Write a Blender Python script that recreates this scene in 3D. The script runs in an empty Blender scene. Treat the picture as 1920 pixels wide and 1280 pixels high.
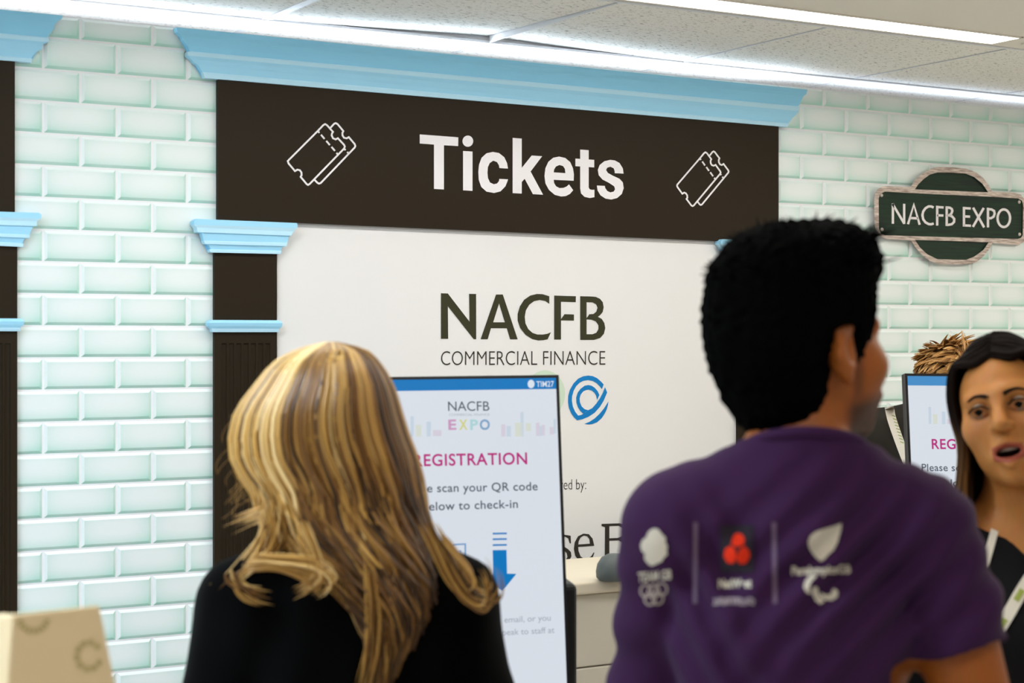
import bpy, math, random
import numpy as np
from mathutils import Vector, Matrix
from mathutils.bvhtree import BVHTree
from mathutils.geometry import tessellate_polygon

random.seed(7)
rng = np.random.default_rng(7)
scene = bpy.context.scene
COL = scene.collection
PI = math.pi

# ------------------------------------------------------------------ camera
FPX = 3200.0                      # focal length in pixels of the 1920 px frame
HORIZON = 637.0
PHI = math.atan(FPX / 5476.0)     # angle between the view axis and the wall's normal
EYE = 1.65
Z0 = 4.2586                       # distance to the wall along the view axis
FWD = Vector((math.sin(PHI), math.cos(PHI), 0))
RGT = Vector((math.cos(PHI), -math.sin(PHI), 0))
UP = Vector((0, 0, 1))
CAM = Vector((-Z0 * math.sin(PHI), -Z0 * math.cos(PHI), EYE))

cd = bpy.data.cameras.new('camera')
cd.sensor_width = 36.0
cd.lens = FPX / 1920 * 36
cd.shift_y = -(640 - HORIZON) / 1920
cd.clip_start = 0.05
cd.dof.use_dof = True
cd.dof.focus_distance = 4.35
cd.dof.aperture_fstop = 4.6
cam = bpy.data.objects.new('camera', cd)
COL.objects.link(cam)
cam.location = CAM
cam.rotation_euler = (PI / 2, 0, -PHI)
scene.camera = cam

# ------------------------------------------------------------------ world, exposure
w = bpy.data.worlds.new('hall')
scene.world = w
w.use_nodes = True
w.node_tree.nodes['Background'].inputs[0].default_value = (1.0, 0.99, 0.98, 1)
w.node_tree.nodes['Background'].inputs[1].default_value = 0.37
scene.view_settings.view_transform = 'Standard'
scene.view_settings.look = 'None'
scene.view_settings.gamma = 1.0
scene.view_settings.exposure = 0.0
scene.view_settings.use_curve_mapping = False

CEIL = 2.40
WALLTOP = 2.35


# ------------------------------------------------------------------ helpers
def lin(c):
    r = []
    for v in c[:3]:
        v = v / 255.0
        r.append(v / 12.92 if v <= 0.04045 else ((v + 0.055) / 1.055) ** 2.4)
    return (r[0], r[1], r[2], 1.0)


def mat(name, c, rough=0.6, spec=0.4, metal=0.0, emit=None, es=0.0):
    m = bpy.data.materials.new(name)
    m.use_nodes = True
    b = m.node_tree.nodes['Principled BSDF']
    b.inputs['Base Color'].default_value = lin(c)
    b.inputs['Roughness'].default_value = rough
    b.inputs['Specular IOR Level'].default_value = spec
    b.inputs['Metallic'].default_value = metal
    if emit is not None:
        b.inputs['Emission Color'].default_value = lin(emit)
        b.inputs['Emission Strength'].default_value = es
    return m


def nodes_of(m):
    nt = m.node_tree
    return nt, nt.nodes, nt.links, nt.nodes['Principled BSDF']


def tag(o, label=None, cat=None, group=None, kind=None):
    if label:
        o['label'] = label
    if cat:
        o['category'] = cat
    if group:
        o['group'] = group
    if kind:
        o['kind'] = kind
    return o


def empty(name, loc, rz=0.0, label=None, cat=None, group=None):
    o = bpy.data.objects.new(name, None)
    COL.objects.link(o)
    o.location = loc
    o.rotation_euler = (0, 0, rz)
    o.empty_display_size = 0.1
    return tag(o, label, cat, group)


def wmat(o):
    m = Matrix.LocRotScale(o.location, o.rotation_euler, o.scale)
    return wmat(o.parent) @ m if o.parent else m


def obj(name, verts, faces, m, parent=None, smooth=False, local=False, mats=None, midx=None):
    """one mesh object; verts are in world space unless local is set"""
    me = bpy.data.meshes.new(name)
    vs = [tuple(v) for v in verts]
    if parent is not None and not local:
        inv = wmat(parent).inverted()
        vs = [tuple(inv @ Vector(v)) for v in vs]
    me.from_pydata(vs, [], [tuple(int(i) for i in f) for f in faces])
    for q in (mats or [m]):
        me.materials.append(q)
    if midx is not None:
        me.polygons.foreach_set('material_index', midx)
    if smooth:
        me.polygons.foreach_set('use_smooth', [True] * len(me.polygons))
    me.update()
    o = bpy.data.objects.new(name, me)
    COL.objects.link(o)
    o.parent = parent
    return o


def struct(o):
    o['kind'] = 'structure'
    return o


def box_data(x0, x1, y0, y1, z0, z1):
    v = [(x, y, z) for z in (z0, z1) for y in (y0, y1) for x in (x0, x1)]
    f = [(0, 2, 3, 1), (4, 5, 7, 6), (0, 1, 5, 4), (2, 6, 7, 3), (0, 4, 6, 2), (1, 3, 7, 5)]
    return v, f


def merge(parts):
    V, F = [], []
    for v, f in parts:
        n = len(V)
        V += list(v)
        F += [tuple(i + n for i in q) for q in f]
    return V, F


def bevel(o, w=0.004, seg=2):
    md = o.modifiers.new('bevel', 'BEVEL')
    md.width = w
    md.segments = seg
    md.limit_method = 'ANGLE'
    return o


def ray(px, py):
    return FWD + RGT * ((px - 960) / FPX) + UP * ((HORIZON - py) / FPX)


def at(px, py, t=0.0):
    """point of the plane lying t in front of the wall seen at that pixel"""
    d = ray(px, py)
    s = (-t - CAM.y) / d.y
    return CAM + d * s


def atz(px, py, Z):
    return CAM + ray(px, py) * Z


def poly(name, loops, fn, m, parent, t, back=None, local=False, rays=None):
    """filled outline with holes; fn maps (x, y, t) to space; back gives it thickness"""
    pts = [[Vector((p[0], p[1], 0)) for p in lp] for lp in loops]
    tris = tessellate_polygon(pts)
    flat = [p for lp in loops for p in lp]
    V = [fn(p[0], p[1], t) for p in flat]
    F = [tuple(tr) for tr in tris]
    if back is not None:
        n = len(V)
        V += [fn(p[0], p[1], back) for p in flat]
        k = 0
        for lp in loops:
            c = len(lp)
            for i in range(c):
                a, b = k + i, k + (i + 1) % c
                F.append((a, b, b + n, a + n))
            k += c
    return V, F


def stroke(pts, wd, closed=False):
    """ribbon outline quads in 2D: returns (points, quads)"""
    P = [Vector((p[0], p[1])) for p in pts]
    n = len(P)
    L = []
    for i in range(n):
        if closed:
            a, b = P[i - 1], P[(i + 1) % n]
        else:
            a, b = P[max(0, i - 1)], P[min(n - 1, i + 1)]
        d1 = (P[i] - a)
        d2 = (b - P[i])
        if d1.length < 1e-9:
            d1 = d2
        if d2.length < 1e-9:
            d2 = d1
        d1.normalize()
        d2.normalize()
        n1 = Vector((-d1.y, d1.x))
        n2 = Vector((-d2.y, d2.x))
        q = n1 + n2
        if q.length < 1e-6:
            q = n1
        q.normalize()
        c = max(0.5, q.dot(n1))
        L.append((P[i] + q * (wd / 2 / c), P[i] - q * (wd / 2 / c)))
    pts2 = [p for ab in L for p in ab]
    F = []
    for i in range(n if closed else n - 1):
        j = (i + 1) % n
        F.append((2 * i, 2 * i + 1, 2 * j + 1, 2 * j))
    return pts2, F


def strokes(lst, wd, fn, t):
    parts = []
    for s in lst:
        cl = False
        if isinstance(s, tuple) and s and s[0] == 'c':
            cl, s = True, s[1]
        p, f = stroke(s, wd, cl)
        parts.append(([fn(a[0], a[1], t) for a in p], f))
    return merge(parts)


def ell(cx, cy, rx, ry, n=28, a0=0.0, a1=2 * PI):
    full = abs(a1 - a0) > 2 * PI - 1e-6
    return [(cx + rx * math.cos(a0 + (a1 - a0) * i / (n if full else n - 1)),
             cy + ry * math.sin(a0 + (a1 - a0) * i / (n if full else n - 1))) for i in range(n)]


def tr(pts, s, ox, oy):
    return [(ox + p[0] / s, oy + p[1] / s) for p in pts]


_capcache = {}


def text_geo(s, offset=0.0, spacing=1.0):
    cu = bpy.data.curves.new('txt', 'FONT')
    cu.body = s
    cu.size = 1.0
    cu.offset = offset
    cu.space_character = spacing
    cu.resolution_u = 5
    o = bpy.data.objects.new('txt', cu)
    COL.objects.link(o)
    dg = bpy.context.evaluated_depsgraph_get()
    me = bpy.data.meshes.new_from_object(o.evaluated_get(dg))
    V = [tuple(v.co) for v in me.vertices]
    F = [tuple(p.vertices) for p in me.polygons]
    bpy.data.objects.remove(o)
    bpy.data.curves.remove(cu)
    bpy.data.meshes.remove(me)
    return V, F


def text(s, x0, x1, yb0, yb1, cap, fn, t, offset=0.0, spacing=1.0):
    """text whose ink runs from x0 to x1 on the baseline yb0..yb1 with the given capital height (2D, y down)"""
    V, F = text_geo(s, offset, spacing)
    if 'cap' not in _capcache:
        hv, _ = text_geo('H')
        _capcache['cap'] = max(v[1] for v in hv)
    ch = _capcache['cap']
    a = min(v[0] for v in V)
    b = max(v[0] for v in V)
    out = []
    for v in V:
        u = (v[0] - a) / (b - a)
        x = x0 + (x1 - x0) * u
        y = yb0 + (yb1 - yb0) * u - v[1] / ch * cap
        out.append(fn(x, y, t))
    return out, F


# ------------------------------------------------------------------ materials
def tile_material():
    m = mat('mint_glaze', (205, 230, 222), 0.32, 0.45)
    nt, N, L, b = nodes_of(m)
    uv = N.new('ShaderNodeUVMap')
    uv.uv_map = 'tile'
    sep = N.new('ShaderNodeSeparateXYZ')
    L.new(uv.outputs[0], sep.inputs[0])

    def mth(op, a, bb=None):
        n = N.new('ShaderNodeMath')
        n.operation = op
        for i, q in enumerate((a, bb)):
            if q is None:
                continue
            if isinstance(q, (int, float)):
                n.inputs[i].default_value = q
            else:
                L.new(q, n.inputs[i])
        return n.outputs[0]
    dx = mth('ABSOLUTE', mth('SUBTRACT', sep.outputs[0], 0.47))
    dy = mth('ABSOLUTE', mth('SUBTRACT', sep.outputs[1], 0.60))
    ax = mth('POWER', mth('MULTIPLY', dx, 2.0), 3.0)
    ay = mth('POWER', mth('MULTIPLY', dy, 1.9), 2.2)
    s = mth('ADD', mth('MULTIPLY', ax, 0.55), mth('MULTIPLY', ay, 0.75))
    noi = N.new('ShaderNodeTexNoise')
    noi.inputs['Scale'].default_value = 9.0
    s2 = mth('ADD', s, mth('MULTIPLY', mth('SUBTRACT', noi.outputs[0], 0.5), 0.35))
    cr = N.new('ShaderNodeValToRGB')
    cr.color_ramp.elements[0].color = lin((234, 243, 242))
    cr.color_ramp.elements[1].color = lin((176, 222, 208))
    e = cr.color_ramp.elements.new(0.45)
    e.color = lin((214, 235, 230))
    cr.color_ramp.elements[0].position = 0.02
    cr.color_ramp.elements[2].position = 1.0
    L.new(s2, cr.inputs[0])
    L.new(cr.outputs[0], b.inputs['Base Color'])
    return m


M = {}
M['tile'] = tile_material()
M['grout'] = mat('grout', (240, 240, 242), 0.7, 0.2)
M['brown'] = mat('dark_brown_vinyl', (40, 31, 19), 0.55, 0.15)
M['panel'] = mat('white_vinyl', (232, 231, 230), 0.6, 0.25)
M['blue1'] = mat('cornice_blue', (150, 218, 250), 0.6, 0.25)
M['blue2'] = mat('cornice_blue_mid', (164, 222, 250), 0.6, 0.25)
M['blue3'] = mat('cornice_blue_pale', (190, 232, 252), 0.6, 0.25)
M['white_ink'] = mat('white_lettering', (240, 236, 238), 0.55, 0.25)
M['olive'] = mat('dark_olive_lettering', (54, 54, 32), 0.55, 0.25)
M['charcoal'] = mat('charcoal_lettering', (52, 48, 42), 0.55, 0.25)
M['logo_blue'] = mat('bright_blue_print', (10, 125, 196), 0.55, 0.25)
M['logo_green'] = mat('pale_green_print', (205, 224, 203), 0.55, 0.25)
M['black'] = mat('black_plastic', (18, 17, 18), 0.4, 0.4)


def ceiling_material():
    m = mat('mineral_fibre', (214, 210, 200), 0.95, 0.1)
    nt, N, L, b = nodes_of(m)
    tc = N.new('ShaderNodeTexCoord')
    mp = N.new('ShaderNodeMapping')
    mp.inputs['Scale'].default_value = (60, 210, 40)
    mp.inputs['Rotation'].default_value = (0, 0, 0.25)
    L.new(tc.outputs['Object'], mp.inputs[0])
    n1 = N.new('ShaderNodeTexNoise')
    n1.inputs['Scale'].default_value = 1.0
    n1.inputs['Detail'].default_value = 3.0
    n1.inputs['Roughness'].default_value = 0.7
    L.new(mp.outputs[0], n1.inputs[0])
    cr = N.new('ShaderNodeValToRGB')
    cr.color_ramp.elements[0].position = 0.35
    cr.color_ramp.elements[0].color = lin((96, 88, 70))
    cr.color_ramp.elements[1].position = 0.41
    cr.color_ramp.elements[1].color = lin((246, 243, 235))
    L.new(n1.outputs[0], cr.inputs[0])
    L.new(cr.outputs[0], b.inputs['Base Color'])
    bp = N.new('ShaderNodeBump')
    bp.inputs['Strength'].default_value = 0.4
    bp.inputs['Distance'].default_value = 0.003
    L.new(n1.outputs[0], bp.inputs['Height'])
    L.new(bp.outputs[0], b.inputs['Normal'])
    return m


M['ceil'] = ceiling_material()
M['tbar'] = mat('white_steel_tee', (226, 226, 226), 0.4, 0.4)
M['gypsum'] = mat('painted_plasterboard', (238, 232, 220), 0.8, 0.2)


def floor_material():
    m = mat('hall_floor', (150, 144, 136), 0.95, 0.1)
    nt, N, L, b = nodes_of(m)
    n1 = N.new('ShaderNodeTexNoise')
    n1.inputs['Scale'].default_value = 220
    cr = N.new('ShaderNodeValToRGB')
    cr.color_ramp.elements[0].color = lin((222, 217, 210))
    cr.color_ramp.elements[1].color = lin((236, 231, 224))
    L.new(n1.outputs[0], cr.inputs[0])
    L.new(cr.outputs[0], b.inputs['Base Color'])
    return m


M['floor'] = floor_material()

# ------------------------------------------------------------------ setting: floor, wall, ceiling
struct(obj('floor', *box_data(-5, 7, -7.5, 1.2, -0.1, 0.0), M['floor']))

WX0, WX1 = -3.6, 5.0
PITCH, ROW, JX, JZ = 0.161, 0.06903, -1.0874, 1.6796


def tiled_wall():
    V, F, UVs, mi = [], [], [], []
    bv, bf = box_data(WX0, WX1, 0.0, 0.17, 0.0, WALLTOP)
    V += bv
    F += bf
    UVs += [(0.5, 0.5)] * 24
    mi += [1] * 6
    g, bw, h = 0.0022, 0.0062, 0.0042
    n0 = int((0 - JZ) / ROW) - 1
    for n in range(n0, 12):
        zt = JZ + n * ROW
        zb = zt - ROW
        zt2, zb2 = min(zt, WALLTOP), max(zb, 0.0)
        if zt2 - zb2 < 0.012:
            continue
        off = JX + (0 if n % 2 == 0 else PITCH / 2)
        k0 = int((WX0 - off) / PITCH) - 1
        for k in range(k0, k0 + 60):
            x0, x1 = off + k * PITCH, off + (k + 1) * PITCH
            x0c, x1c = max(x0, WX0), min(x1, WX1)
            if x1c - x0c < 0.02:
                continue
            if x0 > -0.66 and x1 < 0.78 and zt < 2.2:
                continue            # covered by the white display panel
            b0 = len(V)
            a0, a1, c0, c1 = x0c + g, x1c - g, zb2 + g, zt2 - g
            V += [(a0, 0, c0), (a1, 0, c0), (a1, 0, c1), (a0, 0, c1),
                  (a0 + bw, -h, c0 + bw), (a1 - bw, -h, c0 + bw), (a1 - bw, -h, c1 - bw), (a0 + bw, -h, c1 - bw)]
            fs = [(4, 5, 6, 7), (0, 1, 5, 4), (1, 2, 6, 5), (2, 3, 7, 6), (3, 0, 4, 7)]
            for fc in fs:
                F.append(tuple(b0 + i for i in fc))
                pale = fc in ((2, 3, 7, 6), (3, 0, 4, 7))     # upper and left bevels: lit side painted into the colour, paler
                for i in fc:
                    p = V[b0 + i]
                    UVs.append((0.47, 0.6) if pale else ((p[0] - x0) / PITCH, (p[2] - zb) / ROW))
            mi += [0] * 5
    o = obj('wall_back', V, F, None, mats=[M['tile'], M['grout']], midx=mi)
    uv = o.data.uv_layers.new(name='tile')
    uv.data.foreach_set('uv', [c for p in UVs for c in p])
    return struct(o)


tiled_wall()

# suspended ceiling: mineral tiles lying in a tee grid, plasterboard beyond the light slot
TY, TX, TM = 0.07, -0.63, 0.60
tv, tf = [], []
for iy in (1, 0):
    ylo, yhi = TY + (iy - 1) * TM, TY + iy * TM
    for k in range(-6, 11):
        xl, xr = TX + k * TM, TX + (k + 1) * TM
        b0 = len(tv)
        nn = 12
        for j in range(2):
            yy = (ylo if j == 0 else yhi)
            for i in range(nn + 1):
                x = xl + 0.0042 + (xr - xl - 0.0084) * i / nn
                lift = 0.0
                if iy == 0 and j == 1:      # two tiles have worked loose near the wall
                    lift = 0.016 * max(0.0, 1 - abs(x - (TX + TM - 0.02)) / 0.58) ** 1.3
                tv.append((x, yy + (0.003 if j == 0 else -0.003), CEIL + lift))
        for i in range(nn):
            tf.append((b0 + i, b0 + i + 1, b0 + nn + 2 + i, b0 + nn + 1 + i))
# solid slab behind the tiles
sv, sf = box_data(-4.3, 6.2, TY - TM, TY + TM, CEIL + 0.03, CEIL + 0.08)
n = len(tv)
tv += sv
tf += [tuple(i + n for i in q) for q in sf]
struct(obj('ceiling', tv, tf, M['ceil']))

parts = []
tw = 0.0075
for k in range(-6, 12):
    x = TX + k * TM
    ww = 0.012 if k == 0 else 0.0018
    parts.append(box_data(x - ww, x + ww, TY - TM, TY - 0.012, CEIL - 0.002, CEIL + 0.03))
    parts.append(box_data(x - ww, x + ww, TY + 0.012, TY + TM, CEIL - 0.002, CEIL + 0.03))
parts.append(box_data(-4.3, 6.2, TY - 0.012, TY + 0.012, CEIL - 0.004, CEIL + 0.002))
parts.append(box_data(-4.3, 6.2, TY - 0.001, TY + 0.001, CEIL, CEIL + 0.03))
parts.append(box_data(-4.3, 6.2, TY - TM - 0.012, TY - TM, CEIL - 0.003, CEIL + 0.03))
struct(obj('trim_1', *merge(parts), M['tbar']))

LY0, LY1, LX0, LX1 = -0.662, -0.562, -1.45, 1.075
gp = [box_data(-4.3, 6.2, -7.0, LY0, CEIL, CEIL + 0.08),
      box_data(-4.3, LX0, LY0, TY - TM - 0.012, CEIL, CEIL + 0.08),
      box_data(LX1, 6.2, LY0, TY - TM - 0.012, CEIL, CEIL + 0.08),
      box_data(LX0, LX1, LY1, TY - TM - 0.012, CEIL, CEIL + 0.08)]
struct(obj('ceiling_plasterboard', *merge(gp), M['gypsum']))


def lamp_fixture(x0, x1, y0, y1, colour, strength, label, depth=0.0):
    e = empty('ceiling_light', ((x0 + x1) / 2, (y0 + y1) / 2, CEIL), 0, label, 'ceiling light', 'linear lamps recessed in the ceiling')
    md = mat('lamp_diffuser', (250, 250, 250), 0.5, 0.2, 0, colour, strength)
    z = CEIL + 0.004 if depth == 0 else CEIL - depth
    obj('diffuser', *box_data(x0 + 0.004, x1 - 0.004, y0 + 0.004, y1 - 0.004, z, z + 0.01), md, e)
    r = 0.006
    zz = CEIL - 0.003 - depth
    fr = [box_data(x0, x1, y0 - r, y0 + 0.004, zz, z + 0.012), box_data(x0, x1, y1 - 0.004, y1 + r, zz, z + 0.012),
          box_data(x0 - r, x0 + 0.004, y0 - r, y1 + r, zz, z + 0.012), box_data(x1 - 0.004, x1 + r, y0 - r, y1 + r, zz, z + 0.012)]
    obj('frame', *merge(fr), M['gypsum'], e)
    return e


WARM = (255, 253, 249)
COOL = (214, 234, 255)
lamp_fixture(LX0, LX1, LY0, LY1, WARM, 19.0, 'long white linear lamp recessed in the ceiling above the tickets board')
for (x0, x1, y0, y1, c, s) in [(-3.4, -1.75, -1.5, -1.3, COOL, 58.0), (-1.2, 1.0, -1.75, -1.60, WARM, 10.0), (1.3, 4.2, -1.50, -1.35, (255, 246, 230), 34.0),  # out-of-frame lamps added to brighten the wall and the carton
                               (-3.2, -0.6, -3.0, -2.85, WARM, 9.0), (0.3, 2.9, -3.0, -2.85, WARM, 3.0)]:
    lamp_fixture(x0, x1, y0, y1, c, s, 'unseen linear lamp added on the plasterboard ceiling out in the hall', depth=0.012)

# cool LED strip lying on top of the display wall, washing the ceiling edge
e = empty('led_strip_light', (-0.5, 0.12, WALLTOP), 0, 'cool white strip light lying along the top of the tiled wall', 'strip light')
obj('housing', *box_data(-2.6, 3.2, 0.10, 0.14, WALLTOP, WALLTOP + 0.008), M['tbar'], e)
obj('diffuser', *box_data(-2.6, 0.95, 0.103, 0.137, WALLTOP + 0.008, WALLTOP + 0.011),
    mat('strip_diffuser', (250, 250, 250), 0.5, 0.2, 0, (220, 235, 255), 28.0), e)
obj('diffuser', *box_data(0.97, 3.2, 0.103, 0.137, WALLTOP + 0.008, WALLTOP + 0.011),
    mat('dim_strip_diffuser', (250, 250, 250), 0.5, 0.2, 0, (212, 230, 255), 6.0), e)

# dark air grille at the right edge of the ceiling
e = empty('air_grille', (1.33, -0.66, CEIL), 0, 'dark perforated air grille in the ceiling right of the linear lamp', 'air grille')
obj('frame', *box_data(1.14, 1.55, -0.80, -0.60, CEIL - 0.004, CEIL - 0.0005), M['gypsum'], e)
gl = [box_data(1.16 + i * 0.016, 1.168 + i * 0.016, -0.785, -0.615, CEIL - 0.006, CEIL - 0.003) for i in range(24)]
obj('louvre', *merge(gl), mat('grille_metal', (60, 52, 42), 0.6), e)


# ------------------------------------------------------------------ printed portal on the wall
def relief(name, rows, parent, mats, t_back=0.0074):
    """moulding: rows of (left x, left y, right x, right y, depth, material) from the top down, in photo pixels"""
    V, F, mi = [], [], []
    n = len(rows)
    for (lx, ly, rx, ry, t, k) in rows:
        V += [at(lx, ly, t), at(rx, ry, t)]
    for (lx, ly, rx, ry, t, k) in rows:
        a, b = at(lx, ly, t), at(rx, ry, t)
        V += [Vector((a.x, -t_back, a.z)), Vector((b.x, -t_back, b.z))]
    for i in range(n - 1):
        F.append((2 * i, 2 * i + 2, 2 * i + 3, 2 * i + 1))
        mi.append(rows[i + 1][5])
        F.append((2 * i, 2 * n + 2 * i, 2 * n + 2 * i + 2, 2 * i + 2))
        mi.append(rows[i + 1][5])
        F.append((2 * i + 1, 2 * i + 3, 2 * n + 2 * i + 3, 2 * n + 2 * i + 1))
        mi.append(rows[i + 1][5])
    F.append((0, 1, 2 * n + 1, 2 * n))
    mi.append(rows[0][5])
    j = 2 * (n - 1)
    F.append((j, 2 * n + j, 2 * n + j + 1, j + 1))
    mi.append(rows[-1][5])
    F.append((2 * n, 2 * n + 1, 2 * n + j + 1, 2 * n + j))
    mi.append(0)
    return obj(name, V, F, None, parent, mats=mats, midx=mi)


BLUES = [M['blue1'], M['blue2'], M['blue3']]
T = 0.022


def slab(name, quad, t, m, parent, back=0.0046):
    """flat board from four photo pixels standing t proud of the wall"""
    v, f = poly(name, [quad], lambda x, y, tt: at(x, y, tt), m, parent, t)
    a = [at(q[0], q[1], t) for q in quad]
    b = [Vector((p.x, -back, p.z)) for p in a]
    return obj(name, a + b, [(0, 1, 2, 3), (0, 4, 5, 1), (1, 5, 6, 2), (2, 6, 7, 3), (3, 7, 4, 0), (7, 6, 5, 4)], m, parent)


def zbase(px, t=0.0):
    """photo y of the floor line of the wall under pixel column px"""
    p = at(px, 637, t)
    Zd = (p - CAM).dot(FWD)
    return HORIZON + EYE * FPX / Zd


def cornice(L, R, label, group):
    c = at((L[0][0] + R[0][0]) / 2, L[0][1])
    e = empty('cornice', (c.x, 0, c.z), 0, label, 'cornice', group)
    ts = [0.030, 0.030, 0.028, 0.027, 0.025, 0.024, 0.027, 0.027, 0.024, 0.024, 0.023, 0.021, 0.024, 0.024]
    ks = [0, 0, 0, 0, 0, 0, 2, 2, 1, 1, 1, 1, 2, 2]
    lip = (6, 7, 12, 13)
    rows = [(L[i][0], L[i][1], R[i][0], R[i][1], ts[i], ks[i]) for i in range(14)]
    relief('moulding', rows[:7] + rows[6:8] + rows[7:], e, BLUES)
    return e


mainL = [(331, 51), (333, 60), (341, 67), (344, 75), (352, 85), (356, 96), (352, 97), (352, 104), (359, 111), (363, 117), (371, 121), (380, 135), (382, 139), (384, 146)]
mainR = [(1514, 168), (1512, 176), (1506, 181), (1503, 188), (1500, 195), (1497, 199), (1499, 201), (1498, 208), (1493, 215), (1486, 221), (1483, 226), (1478, 231), (1479, 232), (1477, 238)]
cornice(mainL, mainR, 'pale blue moulded cornice running above the dark tickets board', 'blue cornices')
lR = [(118, 29), (116, 35), (104, 43), (101, 54), (92, 66), (89, 70), (92, 72), (91, 79), (80, 83), (79, 92), (70, 96), (58, 109), (60, 111), (59, 117)]
lL = [(-1150, HORIZON - (HORIZON - y) * (6436 + 1150) / (6436 - x)) for (x, y) in lR]
cornice(lL, lR, 'pale blue moulded cornice cut by the left edge of the picture', 'blue cornices')


def cap_rows(pts):
    return [(a[0], a[1], b[0], b[1], t, k) for a, b, t, k in pts]


def pilaster(px0, px1, side, ytop, yring, label, capL, capR, ringL, ringR):
    """brown shaft with a stepped capital and a necking ring, from photo pixels"""
    c = at((px0 + px1) / 2, 637)
    e = empty('pilaster', (c.x, 0, 0), 0, label, 'pilaster', 'brown pilasters with blue capitals')
    slab('upper_shaft', [(px0, ytop), (px1, ytop), (px1, yring), (px0, yring)], 0.016, M['brown'], e)
    # fluted lower shaft reaching the floor
    a, b = at(px0, 620, 0.016), at(px1, 620, 0.016)
    zt = at(px0, yring + 15, 0.016).z
    n = 7
    V, F = [], []
    prof = []
    x0, x1 = a.x, b.x
    mrg = (x1 - x0) * 0.09
    xs = [(x0, 0.016), (x0 + mrg, 0.016)]
    wfl = (x1 - x0 - 2 * mrg) / n
    for i in range(n):
        q = x0 + mrg + i * wfl
        xs += [(q + wfl * 0.12, 0.016), (q + wfl * 0.2, 0.0135), (q + wfl * 0.5, 0.0125), (q + wfl * 0.8, 0.0135), (q + wfl * 0.88, 0.016)]
    xs += [(x1 - mrg, 0.016), (x1, 0.016)]
    zf = zt - 0.035
    for (x, t) in xs:
        V += [(x, -t, 0.0), (x, -t, zf), (x, -0.016, zf + 0.004), (x, -0.016, zt)]
    m_ = len(xs)
    for i in range(m_ - 1):
        for j in range(3):
            F.append((4 * i + j, 4 * i + 4 + j, 4 * i + 5 + j, 4 * i + 1 + j))
    k = len(V)
    V += [(x0, -0.0046, 0), (x0, -0.0046, zt), (x1, -0.0046, 0), (x1, -0.0046, zt)]
    F += [(0, 1, 2, 3, k + 1, k), (4 * (m_ - 1), k + 2, k + 3, 4 * m_ - 1, 4 * m_ - 2, 4 * m_ - 3)]
    obj('fluted_shaft', V, F, M['brown'], e)
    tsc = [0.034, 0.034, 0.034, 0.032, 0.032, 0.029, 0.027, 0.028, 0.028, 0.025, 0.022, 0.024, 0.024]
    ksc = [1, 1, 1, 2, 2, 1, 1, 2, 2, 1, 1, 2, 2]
    relief('capital', [(capL[i][0], capL[i][1], capR[i][0], capR[i][1], tsc[i], ksc[i]) for i in range(13)], e, BLUES)
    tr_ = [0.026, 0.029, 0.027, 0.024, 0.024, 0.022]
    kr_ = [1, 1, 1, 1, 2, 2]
    relief('necking_ring', [(ringL[i][0], ringL[i][1], ringR[i][0], ringR[i][1], tr_[i], kr_[i]) for i in range(6)], e, BLUES)
    return e


S4 = lambda pts: tr(pts, 2.977, 0, 390)
capL = S4([(1098, 60), (1083, 72), (1083, 92), (1098, 108), (1103, 134), (1128, 138), (1140, 182), (1138, 184), (1146, 200), (1166, 204), (1178, 230), (1170, 233), (1174, 247)])
capR = S4([(1655, 83), (1662, 92), (1658, 112), (1640, 131), (1625, 154), (1614, 158), (1603, 193), (1605, 195), (1598, 212), (1578, 217), (1566, 238), (1572, 241), (1566, 256)])
rgL = S4([(1178, 624), (1163, 640), (1165, 658), (1180, 672), (1183, 674), (1187, 692)])
rgR = S4([(1562, 626), (1577, 642), (1575, 660), (1560, 674), (1558, 676), (1555, 692)])
pilaster(402.3, 519.0, 0, 472, 602, 'brown pilaster with pale blue capital left of the white display panel', capL, capR, rgL, rgR)
# left column: its right-hand profile shows at the picture edge
lcR = S4([(218, 26), (232, 38), (230, 58), (206, 74), (205, 100), (183, 105), (165, 148), (168, 150), (165, 166), (140, 170), (122, 195), (132, 198), (128, 216)])
lcL = [(-145 - (x - 77) * -1.0, y - 7) for x, y in lcR]
lcL = [(-70 - (x - 43) , y - 5) for x, y in lcR]
lrR = S4([(120, 616), (135, 632), (133, 652), (112, 668), (114, 672), (110, 687)])
lrL = [(-90 - (x - 33), y - 0.5) for x, y in lrR]
pilaster(-95, 32.5, 0, 460, 600, 'brown pilaster with blue capital cut by the left picture edge', lcL, lcR, lrL, lrR)
# right column, nearly hidden behind the man in purple
off = 1384.5 - 519.0
sc = 0.80
rcL = [(1384.5 + (x - 402.3) * sc - 2, y + 38 - (y - 410) * 0.15) for x, y in capL]
rcR = [(1384.5 + (x - 402.3) * sc - 2, y + 38 - (y - 410) * 0.15) for x, y in capR]
rrL = [(1384.5 + (x - 402.3) * sc, y + 2) for x, y in rgL]
rrR = [(1384.5 + (x - 402.3) * sc, y + 2) for x, y in rgR]
pilaster(1384.5, 1476, 0, 495, 604, 'brown pilaster right of the white panel, behind the man in purple', rcL, rcR, rrL, rrR)

# white display panel with its print
pc = at(950, 637)
panel = empty('display_panel', (pc.x, 0, 0), 0, 'white display panel with dark green acronym logo under the tickets board', 'display panel')
PXR = 1384.5
while at(PXR, 637, 0.006).x > at(1384.5, 637, 0.016).x - 0.0006:
    PXR -= 0.1
slab('board', [(519.8, 415.5), (PXR, 452.3), (PXR, zbase(PXR, 0.006)), (519.8, zbase(519.8, 0.006))], 0.006, M['panel'], panel)
fn = lambda x, y, t: at(x, y, t)
PT = 0.0068


def put(name, loops_list, m, parent, t=PT, f=fn):
    return obj(name, *merge([poly('', lps, f, m, parent, t) for lps in loops_list]), m, parent)


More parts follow.
